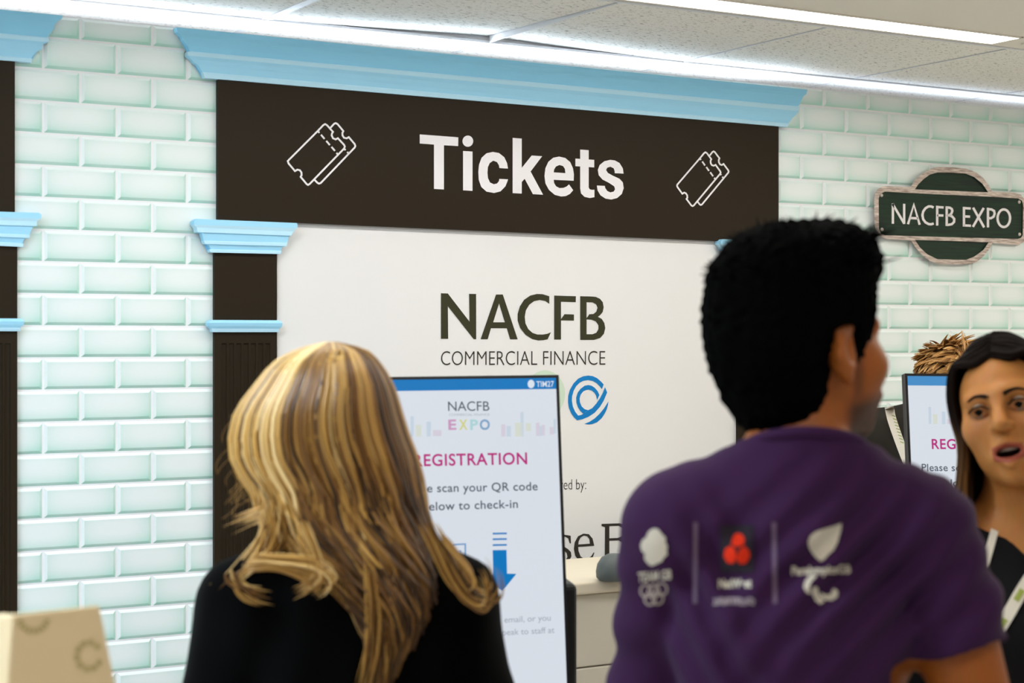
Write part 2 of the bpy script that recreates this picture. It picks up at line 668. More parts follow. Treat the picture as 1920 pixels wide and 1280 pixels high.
S5 = lambda p: tr(p, 5.647, 810, 530)
big = [
    [S5([(95, 110), (168, 113), (397, 410), (393, 117), (467, 118), (468, 597), (442, 597), (168, 248), (171, 593), (95, 592)])],
    [S5([(515, 597), (678, 124), (750, 124), (907, 598), (828, 598), (792, 480), (625, 480), (590, 597)]), S5([(648, 418), (772, 418), (710, 218)])],
    [S5([(1242, 142), (1242, 222), (1200, 193), (1140, 182), (1080, 195), (1030, 232), (995, 290), (982, 360), (990, 430), (1020, 490), (1065, 530), (1115, 547), (1170, 548), (1220, 540), (1260, 523), (1225, 597), (1180, 606), (1125, 610), (1060, 595), (990, 550), (935, 480), (907, 400), (907, 330), (930, 250), (975, 180), (1040, 135), (1110, 118), (1170, 120)])],
    [S5([(1294, 135), (1524, 142), (1522, 205), (1366, 200), (1366, 385), (1403, 332), (1503, 335), (1503, 400), (1366, 397), (1366, 600), (1294, 600)])],
    [S5([(1569, 142), (1680, 144), (1735, 149), (1780, 170), (1808, 205), (1818, 260), (1808, 308), (1785, 338), (1757, 360), (1798, 382), (1825, 425), (1835, 480), (1820, 540), (1780, 585), (1715, 604), (1570, 604)]),
     S5([(1637, 205), (1700, 207), (1738, 228), (1752, 265), (1740, 305), (1710, 330), (1665, 333), (1637, 375)]),
     S5([(1637, 387), (1690, 390), (1735, 408), (1762, 450), (1762, 490), (1740, 528), (1700, 544), (1637, 544)])],
]
put('acronym_lettering', big, M['olive'], panel)
obj('strapline_lettering', *text('COMMERCIAL FINANCE', 827, 1135, 684.5, 684, 26.5, fn, PT, -0.012), M['charcoal'], panel)
S6 = lambda p: tr(p, 10.667, 1040, 690)
ring = [
    [S6([(980, 325), (930, 270), (850, 200), (760, 158), (670, 147), (570, 162), (470, 210), (380, 300), (305, 430), (270, 560), (268, 680), (285, 790), (330, 900), (390, 985), (450, 1042), (470, 948), (410, 870), (365, 770), (345, 650), (350, 560), (380, 450), (430, 360), (500, 290), (580, 250), (670, 237), (760, 255), (840, 300), (900, 360), (945, 418)])],
    [S6([(450, 1042), (560, 1020), (680, 970), (800, 890), (900, 780), (980, 650), (1050, 485), (1008, 380), (960, 500), (900, 610), (830, 710), (750, 800), (670, 840), (620, 880), (575, 912), (530, 935), (470, 948)])],
    [S6([(850, 632), (895, 535), (860, 460), (800, 390), (740, 350), (675, 337), (600, 350), (520, 410), (460, 490), (430, 590), (435, 690), (465, 780), (515, 860), (575, 912), (670, 840), (600, 820), (540, 765), (505, 680), (500, 600), (520, 530), (570, 465), (630, 437), (680, 430), (740, 445), (790, 485), (825, 540)])],
    [S6([(1075, 665), (1065, 740), (1040, 825), (1000, 910), (940, 1000), (850, 1080), (760, 1115), (680, 1125), (590, 1115), (700, 1070), (800, 1005), (900, 910), (990, 800), (1040, 720)])],
]
put('swirl_logo', ring, M['logo_blue'], panel)
put('round_logo', [[ell(1022, 738, 37.5, 44)]], M['logo_green'], panel)
obj('sponsor_caption', *text('Sponsored by:', 996, 1099, 918, 917, 19.5, fn, PT, -0.012), M['charcoal'], panel)
S7 = lambda p: tr(p, 4.921, 1040, 870)
se = [
    [S7([(365, 752), (217, 763), (220, 800), (240, 850), (275, 873), (310, 868), (340, 845), (360, 812), (366, 818), (350, 865), (315, 897), (270, 907), (225, 890), (190, 845), (177, 780), (185, 720), (215, 665), (265, 640), (315, 645), (350, 685)]),
     S7([(218, 740), (325, 733), (320, 690), (300, 665), (270, 658), (240, 675), (222, 710)])],
    [S7([(150, 730), (148, 660), (120, 655), (85, 650), (40, 655), (10, 690), (10, 730), (40, 760), (80, 790), (110, 820), (118, 855), (100, 885), (75, 893), (40, 885), (15, 850), (5, 850), (10, 905), (50, 918), (90, 918), (130, 895), (155, 850), (150, 810), (120, 780), (85, 760), (50, 735), (45, 700), (65, 675), (95, 668), (125, 685), (140, 730)])],
    [S7([(433, 550), (600, 545), (660, 560), (690, 600), (680, 650), (640, 680), (690, 700), (715, 760), (705, 820), (660, 870), (600, 880), (433, 880), (433, 870), (462, 862), (465, 580), (433, 570)]),
     S7([(505, 570), (590, 568), (630, 590), (640, 625), (620, 665), (580, 680), (505, 683)]),
     S7([(505, 705), (590, 703), (640, 730), (660, 780), (645, 835), (600, 862), (505, 862)])],
]
put('sponsor_lettering', se, M['charcoal'], panel)

# dark tickets board
tc_ = at(935, 300)
board = empty('tickets_signboard', (tc_.x, 0, at(935, 440).z), 0, 'wide dark brown board reading Tickets in large white letters', 'signboard', 'dark brown boards')
slab('board', [(409, 140), (1460, 228), (1460, 456.5), (409, 411)], T - 0.004, M['brown'], board)
TT = T - 0.003
S8 = lambda p: tr(p, 4.5714, 770, 230)
tk = [
    [S8([(78, 100), (408, 125), (407, 200), (285, 193), (285, 572), (200, 567), (200, 187), (78, 178)])],
    [S8([(449, 242), (530, 247), (530, 584), (449, 579)])],
    [S8(ell(490, 158, 46, 48))],
    [S8([(760, 388), (834, 393), (826, 345), (802, 295), (757, 260), (705, 250), (650, 262), (608, 300), (586, 360), (580, 420), (584, 490), (605, 550), (650, 590), (715, 602), (770, 588), (812, 545), (830, 500), (834, 485), (760, 481), (757, 500), (740, 521), (712, 527), (680, 512), (663, 475), (658, 430), (662, 380), (678, 345), (708, 325), (740, 337), (757, 365)])],
    [S8([(874, 130), (952, 136), (952, 387), (1037, 281), (1127, 287), (1028, 418), (1135, 617), (1048, 612), (977, 480), (952, 508), (952, 607), (874, 603)])],
    [S8([(1397, 497), (1226, 489), (1230, 518), (1247, 545), (1275, 560), (1310, 558), (1338, 546), (1357, 528), (1393, 578), (1365, 610), (1330, 628), (1290, 632), (1235, 618), (1185, 575), (1155, 520), (1147, 455), (1155, 390), (1180, 335), (1222, 300), (1272, 290), (1325, 302), (1368, 338), (1391, 390), (1399, 440)]),
     S8([(1226, 425), (1326, 432), (1322, 395), (1306, 371), (1275, 362), (1245, 375), (1230, 400)])],
    [S8([(1453, 230), (1526, 235), (1526, 315), (1573, 318), (1573, 383), (1526, 380), (1526, 555), (1535, 570), (1552, 575), (1575, 574), (1575, 638), (1535, 645), (1490, 635), (1460, 605), (1453, 565), (1453, 375), (1412, 372), (1412, 307), (1453, 310)])],
    [S8([(1749, 432), (1825, 436), (1818, 390), (1790, 345), (1750, 323), (1710, 318), (1660, 330), (1620, 362), (1604, 405), (1612, 450), (1645, 487), (1700, 515), (1745, 545), (1752, 570), (1740, 590), (1712, 597), (1685, 585), (1668, 560), (1664, 541), (1596, 538), (1602, 580), (1627, 622), (1670, 650), (1720, 658), (1770, 645), (1810, 610), (1826, 560), (1818, 510), (1790, 480), (1735, 455), (1690, 430), (1675, 405), (1685, 385), (1712, 377), (1740, 390), (1749, 415)])],
]
put('tickets_lettering', tk, M['white_ink'], board, TT)
S9 = lambda p: tr(p, 8.0, 520, 210)
ic = [('c', S9([(157, 735), (175, 715), (600, 290), (690, 195), (718, 181), (745, 197), (835, 297), (820, 320), (815, 350), (835, 393), (875, 410), (908, 392), (1000, 490), (1012, 518), (1000, 548), (485, 1078), (462, 1092), (440, 1080), (350, 972), (364, 945), (362, 905), (337, 872), (300, 864), (265, 885), (168, 770)])),
      S9([(795, 238), (850, 177), (875, 166), (903, 180), (990, 285), (975, 315), (978, 352), (1000, 385), (1040, 394), (1072, 376), (1160, 480), (1170, 508), (1160, 532), (650, 1065), (625, 1073), (600, 1060), (558, 1015)])]
ic += [S9(list(p)) for p in [((612, 293), (632, 310)), ((655, 340), (708, 402)), ((735, 432), (787, 495)), ((812, 522), (864, 582)), ((888, 612), (905, 632)), ((1003, 550), (1022, 572)), ((1048, 598), (1068, 620))]]
obj('ticket_icon', *strokes(ic, 3.3, fn, TT), M['white_ink'], board)
S10 = lambda p: tr(p, 9.14, 1250, 260)
ic = [('c', S10([(180, 790), (195, 770), (565, 340), (640, 248), (665, 232), (690, 247), (765, 350), (752, 380), (755, 420), (775, 452), (808, 463), (838, 447), (918, 558), (925, 580), (915, 602), (465, 1142), (445, 1154), (422, 1142), (340, 1032), (355, 1010), (352, 970), (330, 935), (300, 922), (268, 942), (187, 830), (178, 810)])),
      S10([(738, 287), (785, 227), (805, 216), (825, 229), (905, 335), (892, 365), (895, 405), (915, 440), (945, 450), (975, 432), (1055, 540), (1062, 563), (1055, 582), (605, 1125), (585, 1134), (565, 1123), (532, 1080)])]
ic += [S10(list(p)) for p in [((572, 342), (588, 362)), ((610, 390), (657, 458)), ((680, 485), (725, 550)), ((747, 575), (796, 643)), ((816, 670), (832, 692)), ((918, 600), (934, 624)), ((955, 650), (970, 675))]]
obj('ticket_icon', *strokes(ic, 3.0, fn, TT), M['white_ink'], board)

lb = empty('side_signboard', (at(-500, 300).x, 0, at(28, 398).z), 0, 'dark brown board cut by the left picture edge under a blue cornice', 'signboard', 'dark brown boards')
slab('board', [(-1080, 637 - 530.5 * 7516 / 6408), (28, 106.5), (28, 398), (-1080, 637 - 239 * 7516 / 6408)], T - 0.004, M['brown'], lb)

# ------------------------------------------------------------------ green name plate
def brushed(name, c1, c2, rough, metal, scale):
    m = mat(name, c1, rough, 0.5, metal)
    nt, N, L, b = nodes_of(m)
    tc = N.new('ShaderNodeTexCoord')
    mp = N.new('ShaderNodeMapping')
    mp.inputs['Scale'].default_value = scale
    L.new(tc.outputs['Object'], mp.inputs[0])
    n1 = N.new('ShaderNodeTexNoise')
    n1.inputs['Scale'].default_value = 1
    n1.inputs['Detail'].default_value = 3
    L.new(mp.outputs[0], n1.inputs[0])
    cr = N.new('ShaderNodeValToRGB')
    cr.color_ramp.elements[0].position = 0.3
    cr.color_ramp.elements[1].position = 0.7
    cr.color_ramp.elements[0].color = lin(c1)
    cr.color_ramp.elements[1].color = lin(c2)
    L.new(n1.outputs[0], cr.inputs[0])
    L.new(cr.outputs[0], b.inputs['Base Color'])
    return m


M['plate_green'] = brushed('brushed_green_enamel', (1, 24, 11), (4, 48, 24), 0.7, 0.0, (8, 8, 140))
M['plate_metal'] = brushed('brushed_bronze_metal', (138, 120, 112), (216, 202, 192), 0.42, 0.25, (30, 30, 220))
S11 = lambda p: tr(p, 5.8167, 1620, 290)
outer = S11([(110, 480), (120, 425), (150, 375), (200, 345), (250, 341), (505, 356), (560, 272), (640, 202), (730, 152), (810, 133), (960, 135), (1110, 150), (1220, 190), (1300, 253), (1360, 332), (1400, 405), (1640, 414), (1710, 435), (1755, 490), (1772, 560), (1770, 890), (1745, 950), (1690, 985), (1400, 962), (1360, 1040), (1300, 1110), (1235, 1165), (1150, 1195), (960, 1196), (800, 1188), (720, 1160), (630, 1090), (560, 1010), (515, 938), (240, 915), (170, 880), (125, 810), (112, 720)])
bar = S11([(160, 480), (175, 430), (225, 402), (800, 432), (1400, 458), (1680, 477), (1722, 500), (1736, 545), (1732, 875), (1712, 905), (1675, 918), (900, 898), (225, 878), (182, 855), (162, 805)])
lobe1 = S11([(555, 378), (590, 325), (650, 265), (720, 215), (800, 193), (960, 194), (1110, 207), (1200, 242), (1290, 315), (1355, 410), (960, 394)])
lobe2 = S11([(555, 928), (610, 1010), (690, 1085), (800, 1138), (960, 1144), (1110, 1146), (1200, 1112), (1300, 1040), (1360, 955), (960, 940)])
pc = at(1782, 405)
plate = empty('name_plate', (pc.x, 0, pc.z), 0, 'dark green plaque with white lettering and bronze rim on the mint tiles', 'wall plaque')
obj('rim', *poly('', [outer, bar, lobe1, lobe2], fn, None, None, 0.022, 0.004), M['plate_metal'], plate)
obj('face', *merge([poly('', [bar], fn, None, None, 0.018), poly('', [lobe1], fn, None, None, 0.016), poly('', [lobe2], fn, None, None, 0.016)]), M['plate_green'], plate)
gl = [
    [(315, 530), (315, 752)], [(311, 535), (440, 752)], [(438, 535), (438, 754)],
    [(480, 757), (543, 545), (607, 763)], [(503, 690), (590, 694)],
    [(759, 576), (735, 564), (705, 563), (670, 583), (646, 618), (637, 657), (645, 702), (670, 737), (705, 756), (735, 758), (760, 748)],
    [(798, 556), (798, 772)], [(798, 570), (868, 575)], [(798, 660), (866, 663)],
    [(902, 562), (902, 776)], [(902, 575), (935, 577), (958, 592), (963, 615), (952, 643), (928, 660), (902, 662)],
    [(928, 660), (960, 672), (984, 700), (982, 733), (958, 757), (920, 764), (902, 764)],
    [(1090, 568), (1090, 783)], [(1090, 582), (1164, 586)], [(1090, 672), (1157, 675)], [(1090, 770), (1166, 774)],
    [(1190, 577), (1310, 792)], [(1306, 580), (1188, 786)],
    [(1352, 578), (1352, 792)], [(1352, 593), (1390, 596), (1418, 612), (1425, 642), (1413, 675), (1385, 692), (1352, 692)],
]
gl = [S11(g) for g in gl] + [('c', S11(ell(1525, 692, 68, 96, 32)))]
obj('plate_lettering', *strokes(gl[:12], 4.4, fn, 0.0186), M['white_ink'], plate)
obj('plate_lettering', *strokes(gl[12:], 4.4, fn, 0.0186), M['white_ink'], plate)


def dome(c, r, h, axis=(0, -1, 0), seg=14, rings=4):
    ax = Vector(axis).normalized()
    u = ax.orthogonal().normalized()
    v = ax.cross(u)
    V, F = [], []
    for j in range(rings):
        a = j / rings * PI / 2
        for i in range(seg):
            b = 2 * PI * i / seg
            V.append(Vector(c) + (u * math.cos(b) + v * math.sin(b)) * r * math.cos(a) + ax * h * math.sin(a))
    V.append(Vector(c) + ax * h)
    for j in range(rings - 1):
        for i in range(seg):
            F.append((j * seg + i, j * seg + (i + 1) % seg, (j + 1) * seg + (i + 1) % seg, (j + 1) * seg + i))
    for i in range(seg):
        F.append(((rings - 1) * seg + i, (rings - 1) * seg + (i + 1) % seg, len(V) - 1))
    return V, F


M['rivet'] = mat('rivet_metal', (205, 195, 185), 0.35, 0.5, 0.3)
for p in S11([(190, 442), (195, 815), (1692, 515), (1696, 868)]):
    obj('rivet', *dome(at(p[0], p[1], 0.018), 0.0055, 0.004), M['rivet'], plate, smooth=True)


# ------------------------------------------------------------------ registration kiosks
M['bezel'] = mat('glossy_black_bezel', (16, 14, 15), 0.3, 0.5)
M['screen'] = mat('screen_glow', (30, 30, 30), 0.25, 0.5, 0, (217, 224, 233), 0.95)


def ink(name, c, s=0.9):
    return mat(name, (10, 10, 10), 0.3, 0.3, 0, c, s)


M['s_blue'] = ink('screen_blue', (0, 122, 196))
M['s_dark'] = ink('screen_grey_text', (86, 94, 106))
M['s_mid'] = ink('screen_pale_grey_text', (172, 178, 188))
M['s_pink'] = ink('screen_magenta', (190, 40, 128))
M['s_lpink'] = ink('screen_mauve', (208, 158, 196))
M['s_yel'] = ink('screen_straw', (216, 216, 140))
M['s_teal'] = ink('screen_pale_teal', (176, 218, 222))
M['s_lblue'] = ink('screen_steel_blue', (132, 168, 206))
M['s_white'] = ink('screen_white', (226, 236, 246))
M['s_p1'] = ink('screen_pale_pink', (219, 212, 226))
M['s_p2'] = ink('screen_pale_blue', (204, 218, 232))
M['s_p3'] = ink('screen_pale_yellow', (220, 226, 214))
M['s_line'] = ink('screen_line_blue', (120, 160, 206))


class Kiosk:
    """tilted portrait touch screen on a stand; panel coordinates a (right) and b (down) in metres from its top middle"""

    def __init__(s, px, py, Z, yaw, tilt, roll, label):
        top = atz(px, py, Z)
        s.tau, s.roll, s.ztop = tilt, roll, top.z
        s.e = empty('registration_kiosk', (top.x, top.y, 0), -PHI + yaw, label, 'registration kiosk', 'check-in kiosks')
        s.mat = wmat(s.e)

    def P(s, a, b, t=0.0):
        cr, sr = math.cos(s.roll), math.sin(s.roll)
        a, b = a * cr - b * sr, a * sr + b * cr
        st, ct = math.sin(s.tau), math.cos(s.tau)
        return Vector((a, -b * st - t * ct, s.ztop - b * ct + t * st))

    def ab(s, px, py):
        """panel coordinates seen at a photo pixel"""
        o = s.mat @ s.P(0, 0)
        u = (s.mat @ s.P(1, 0)) - o
        v = (s.mat @ s.P(0, 1)) - o
        n = u.cross(v)
        d = ray(px, py)
        k = (o - CAM).dot(n) / d.dot(n)
        q = CAM + d * k - o
        return q.dot(u), q.dot(v)


K1 = Kiosk(884, 704.5, 3.2, math.radians(9), math.radians(8.5), math.radians(-0.5), 'black-framed touch screen kiosk between the blonde woman and the man in purple')
K2 = Kiosk(1834, 701, 3.79, math.radians(5), math.radians(9.5), math.radians(0.6), 'black-framed touch screen kiosk hiding the spiky-haired man')
# the layout, measured on the nearer kiosk
LAY = lambda pts: [K1.ab(*p) for p in pts]


def kiosk_build(K, bar):
    e, P = K.e, K.P
    f3 = lambda a, b, t: P(a, b, t)
    hw, hh = 0.1665, 0.615
    # casing with a raised frame round the screen
    fr = [(-hw, 0), (hw, 0), (hw, hh), (-hw, hh)]
    m_ = 0.0055
    inn = [(-hw + m_, m_), (hw - m_, m_), (hw - m_, hh - 0.012), (-hw + m_, hh - 0.012)]
    obj('frame', *poly('', [fr, inn], f3, None, None, 0.0, -0.006), M['bezel'], e, local=True)
    V = [P(a, b, t) for t in (-0.006, -0.024) for a, b in fr]
    obj('casing', V, [(0, 1, 2, 3), (7, 6, 5, 4), (0, 4, 5, 1), (1, 5, 6, 2), (2, 6, 7, 3), (3, 7, 4, 0)], M['black'], e, local=True)
    sc_ = obj('screen', [P(a, b, -0.002) for a, b in inn], [(3, 2, 1, 0)], M['screen'], e, local=True)
    t0 = -0.0016

    def quad(x0, y0, x1, y1):
        return LAY([(x0, y0), (x1, y0), (x1, y1), (x0, y1)])

    def q_(name, rects, m, t=t0):
        return obj(name, *merge([poly('', [r], f3, None, None, t) for r in rects]), m, sc_, local=True)

    def tx(name, s, x0, x1, y0, y1, cap, m, off=0.0, t=t0, sp=1.0):
        a0 = K1.ab(x0, y0)
        a1 = K1.ab(x1, y1)
        c = K1.ab(x0, y0 - cap)
        return obj(name, *text(s, a0[0], a1[0], a0[1], a1[1], a0[1] - c[1], f3, t, off, sp), m, sc_, local=True)
    q_('title_bar', [[(-hw + m_, m_), (hw - m_, m_), (hw - m_, 0.0265), (-hw + m_, 0.0265)]], bar)
    q_('title_icon', [LAY(ell(996, 719.5, 6.5, 8, 16))], M['s_white'], -0.0012)
    tx('title_text', 'TIM27', 1006, 1039, 725, 724.5, 10.5, M['s_white'], 0.01, -0.0012)
    tx('acronym_text', 'NACFB', 840.5, 918, 770, 769.5, 17.5, M['s_dark'], 0.004)
    tx('strapline_text', 'COMMERCIAL FINANCE', 842, 918, 779.5, 779, 4.5, M['s_mid'])
    for ch, x0, x1, mm in (('E', 841, 856, 's_lpink'), ('X', 861, 877, 's_yel'), ('P', 882, 897, 's_teal'), ('O', 900, 919, 's_lblue')):
        tx('event_letter', ch, x0, x1, 805, 804.5, 18, M[mm], 0.03)
    sk = {'s_p1': [(940, 795, 948, 818), (1005, 792, 1012, 817), (1016, 796, 1022, 816), (812, 806, 828, 817), (1031, 800, 1039, 814)],
          's_p2': [(950, 798, 958, 818), (976, 772, 982, 818), (1012, 798, 1016, 817), (770, 780, 776, 818), (800, 790, 808, 818), (1038, 785, 1043, 812)],
          's_p3': [(966, 792, 980, 818), (986, 793, 996, 808), (780, 796, 790, 818)]}
    for k, rs in sk.items():
        for r in rs:
            q_('skyline_print', [quad(*r)], M[k])
    tx('heading_text', 'REGISTRATION', 776, 989, 873.5, 869.5, 21.5, M['s_pink'], 0.018, sp=1.08)
    tx('instruction_text', 'Please scan your QR code', 752, 1008.5, 923.5, 918.5, 15.5, M['s_dark'], 0.012, sp=1.05)
    tx('instruction_text', 'below to check-in', 793, 971.5, 957, 951.5, 15.5, M['s_dark'], 0.012, sp=1.05)
    q_('arrow', [LAY([(924, 1031), (950, 1030.5), (951, 1075), (968.5, 1075.5), (942, 1108), (908, 1077), (925, 1076)])], M['s_blue'])
    for y in (998.5, 1009, 1020):
        q_('arrow_bar', [LAY([(924, y), (950.5, y - 0.5), (950.5, y + 2.7), (924, y + 3.2)])], M['s_blue'])
    fr1 = [LAY([(812, 1021), (874, 1018), (875, 1094), (813, 1097)]), LAY([(815, 1024), (871, 1021), (872, 1091), (816, 1094)])]
    fr2 = [LAY([(822, 1034), (865, 1031), (866, 1080), (823, 1083)]), LAY([(824, 1036), (863, 1033), (864, 1078), (825, 1081)])]
    for q in (fr1, fr2):
        obj('card_icon', *poly('', q, f3, None, None, t0), M['s_line'], sc_, local=True)
    tx('footnote_text', 'email, or you', 946, 1033, 1167, 1163, 11, M['s_mid'], 0.006)
    tx('footnote_text', 'speak to staff at', 936, 1040, 1191, 1186, 11, M['s_mid'], 0.006)
    # stand: dark column behind the lower half, foot plate
    cb = K.P(0, hh / 2, -0.028)
    bv, bf = box_data(-hw + 0.02, hw + 0.031, cb.y - 0.01, cb.y + 0.17, 0.04, K.ztop - 0.39)
    bevel(obj('stand_column', bv, bf, M['black'], e, local=True), 0.012, 3)
    bv, bf = box_data(-0.24, 0.24, cb.y - 0.16, cb.y + 0.26, 0.0, 0.04)
    bevel(obj('foot_plate', bv, bf, M['black'], e, local=True), 0.01, 2)


kiosk_build(K1, M['s_blue'])
kiosk_build(K2, ink('screen_sky_blue', (72, 146, 206)))

# ------------------------------------------------------------------ counter and things on it
M['counter'] = mat('cream_laminate', (226, 214, 190), 0.45, 0.35)
M['counter_panel'] = mat('ivory_board', (214, 206, 188), 0.55, 0.3)
cw = at(1060, 1095, 0.62)
cz = 1.092
c0 = atz(1064, 1095, 3.72)
ctr = empty('reception_counter', (c0.x + 0.38, c0.y + 0.17, 0), 0, 'cream reception counter with seamed front panels behind the man in purple', 'counter')
CX0, CX1 = c0.x, c0.x + 0.76
CY0, CY1 = c0.y, c0.y + 0.34
cz = c0.z + 0.004
bv, bf = box_data(CX0 - 0.012, CX1, CY0 - 0.015, CY1, cz - 0.028, cz)
bevel(obj('worktop', bv, bf, M['counter'], ctr), 0.006, 3)
for i in range(3):
    a = CX0 + 0.012 + i * 0.245
    for z0_, z1_ in ((0.08, 0.56), (0.563, 0.93), (0.933, cz - 0.03)):
        bv, bf = box_data(a, a + 0.242, CY0, CY0 + 0.03, z0_, z1_)
        bevel(obj('front_panel', bv, bf, M['counter_panel'], ctr), 0.003, 2)
obj('carcass', *box_data(CX0 + 0.02, CX1 - 0.01, CY0 + 0.032, CY1 - 0.01, 0.0, cz - 0.03), M['counter_panel'], ctr)

# grey rounded object standing on the counter, half hidden by the purple sleeve
M['slate'] = mat('slate_grey_plastic', (92, 98, 96), 0.5, 0.4)
dp = atz(1152, 1085, 3.76)
dz = cz
V, F = [], []
prof = [(0.0, 0.0), (0.030, 0.0), (0.036, 0.006), (0.037, 0.02), (0.034, 0.036), (0.026, 0.05), (0.014, 0.057), (0.0, 0.059)]
for (r, z) in prof:
    for i in range(24):
        a = 2 * PI * i / 24
        V.append((dp.x + 1.15 * r * math.cos(a), dp.y + r * math.sin(a), dz + z))
for j in range(len(prof) - 1):
    for i in range(24):
        F.append((j * 24 + i, j * 24 + (i + 1) % 24, (j + 1) * 24 + (i + 1) % 24, (j + 1) * 24 + i))
dev = empty('desk_device', (dp.x, dp.y, dz), 0, 'small slate grey rounded device on the counter beside the purple sleeve', 'desk device')
obj('housing', V, F, M['slate'], dev, smooth=True)
obj('foot_ring', *merge([box_data(dp.x - 0.02, dp.x + 0.02, dp.y - 0.02, dp.y + 0.02, dz, dz + 0.003)]), M['black'], dev)

# ------------------------------------------------------------------ beige carton display at lower left
M['card'] = mat('beige_card', (232, 208, 164), 0.75, 0.2)
M['card_ink'] = mat('olive_ring_print', (190, 172, 118), 0.75, 0.2)
ZB = 1.72
bt = [atz(24, 1152, ZB), atz(188, 1133.5, ZB * 1.034)]
topz = (bt[0].z + bt[1].z) / 2
fl = Vector((bt[1].x - bt[0].x, bt[1].y - bt[0].y, 0)).normalized()
inw = Vector((-fl.y, fl.x, 0))
base = (bt[0] + bt[1]) / 2 + inw * 0.06
stand = empty('card_display_stand', (base.x, base.y, 0), 0, 'tapering beige cardboard stand printed with olive rings, lower left corner', 'cardboard stand')
A0, A1 = Vector(bt[0]), Vector(bt[1])
dep = 0.12
grow_r = 0.20      # taper per metre
V = []
Hh = topz
for z, g in ((topz, 0.0), (0.0, Hh)):
    l = A0 - fl * 0.10 * g - inw * 0.06 * g
    r = A1 + fl * 0.185 * g - inw * 0.06 * g
    lb = A0 + inw * dep - fl * 0.10 * g + inw * 0.06 * g
    rb = A1 + inw * dep + fl * 0.185 * g + inw * 0.06 * g
    for p, zz in ((l, bt[0].z), (r, bt[1].z), (rb, bt[1].z - 0.03), (lb, bt[0].z - 0.012)):
        V.append((p.x, p.y, zz if g == 0 else 0.0))
o = obj('carton', V, [(0, 1, 2, 3), (7, 6, 5, 4), (0, 4, 5, 1), (1, 5, 6, 2), (2, 6, 7, 3), (3, 7, 4, 0)], M['card'], stand)
bevel(o, 0.003, 2)
fo, fu, fv = Vector(V[0]), Vector(V[1]) - Vector(V[0]), Vector(V[4]) - Vector(V[0])
fnrm = fu.cross(fv).normalized()
if fnrm.dot(CAM - fo) < 0:
    fnrm = -fnrm


def on_card(px, py, t):
    d = ray(px, py)
    k = (fo - CAM).dot(fnrm) / d.dot(fnrm)
    return CAM + d * k + fnrm * t


for (cx, cy, rx, ry, a0, a1) in ((166, 1229, 22, 25, 0.3, 5.9), (62, 1158, 26, 24, 0.1, 3.1), (60, 1330, 24, 27, 0, 6)):
    seg = []
    kk = 9
    for i in range(kk):
        b0_ = a0 + (a1 - a0) * i / kk
        seg.append(ell(cx, cy, rx, ry, 6, b0_, b0_ + (a1 - a0) / kk * 0.72))
    obj('ring_print', *strokes(seg, 10, lambda x, y, t: on_card(x, y, t), 0.0012), M['card_ink'], stand)


# ------------------------------------------------------------------ people: implicit surfaces turned into one continuous mesh
def axis(lo, hi, step, fl=None, fh=None, fs=None):
    if fl is None:
        return np.arange(lo, hi + step, step)
    return np.concatenate([np.arange(lo, fl - 1e-6, step), np.arange(fl, fh, fs), np.arange(fh, hi + step, step)])


class Frame:
    """local frame: origin o, rotation matrix columns r, scale s"""

    def __init__(s, o=(0, 0, 0), rot=None, scale=1.0):
        s.o = np.array(o, float)
        s.R = np.array(rot.to_3x3()) if rot is not None else np.eye(3)
        s.s = scale

    def w(s, p):
        return s.o + s.R @ (np.array(p, float) * s.s)


ID = Frame()


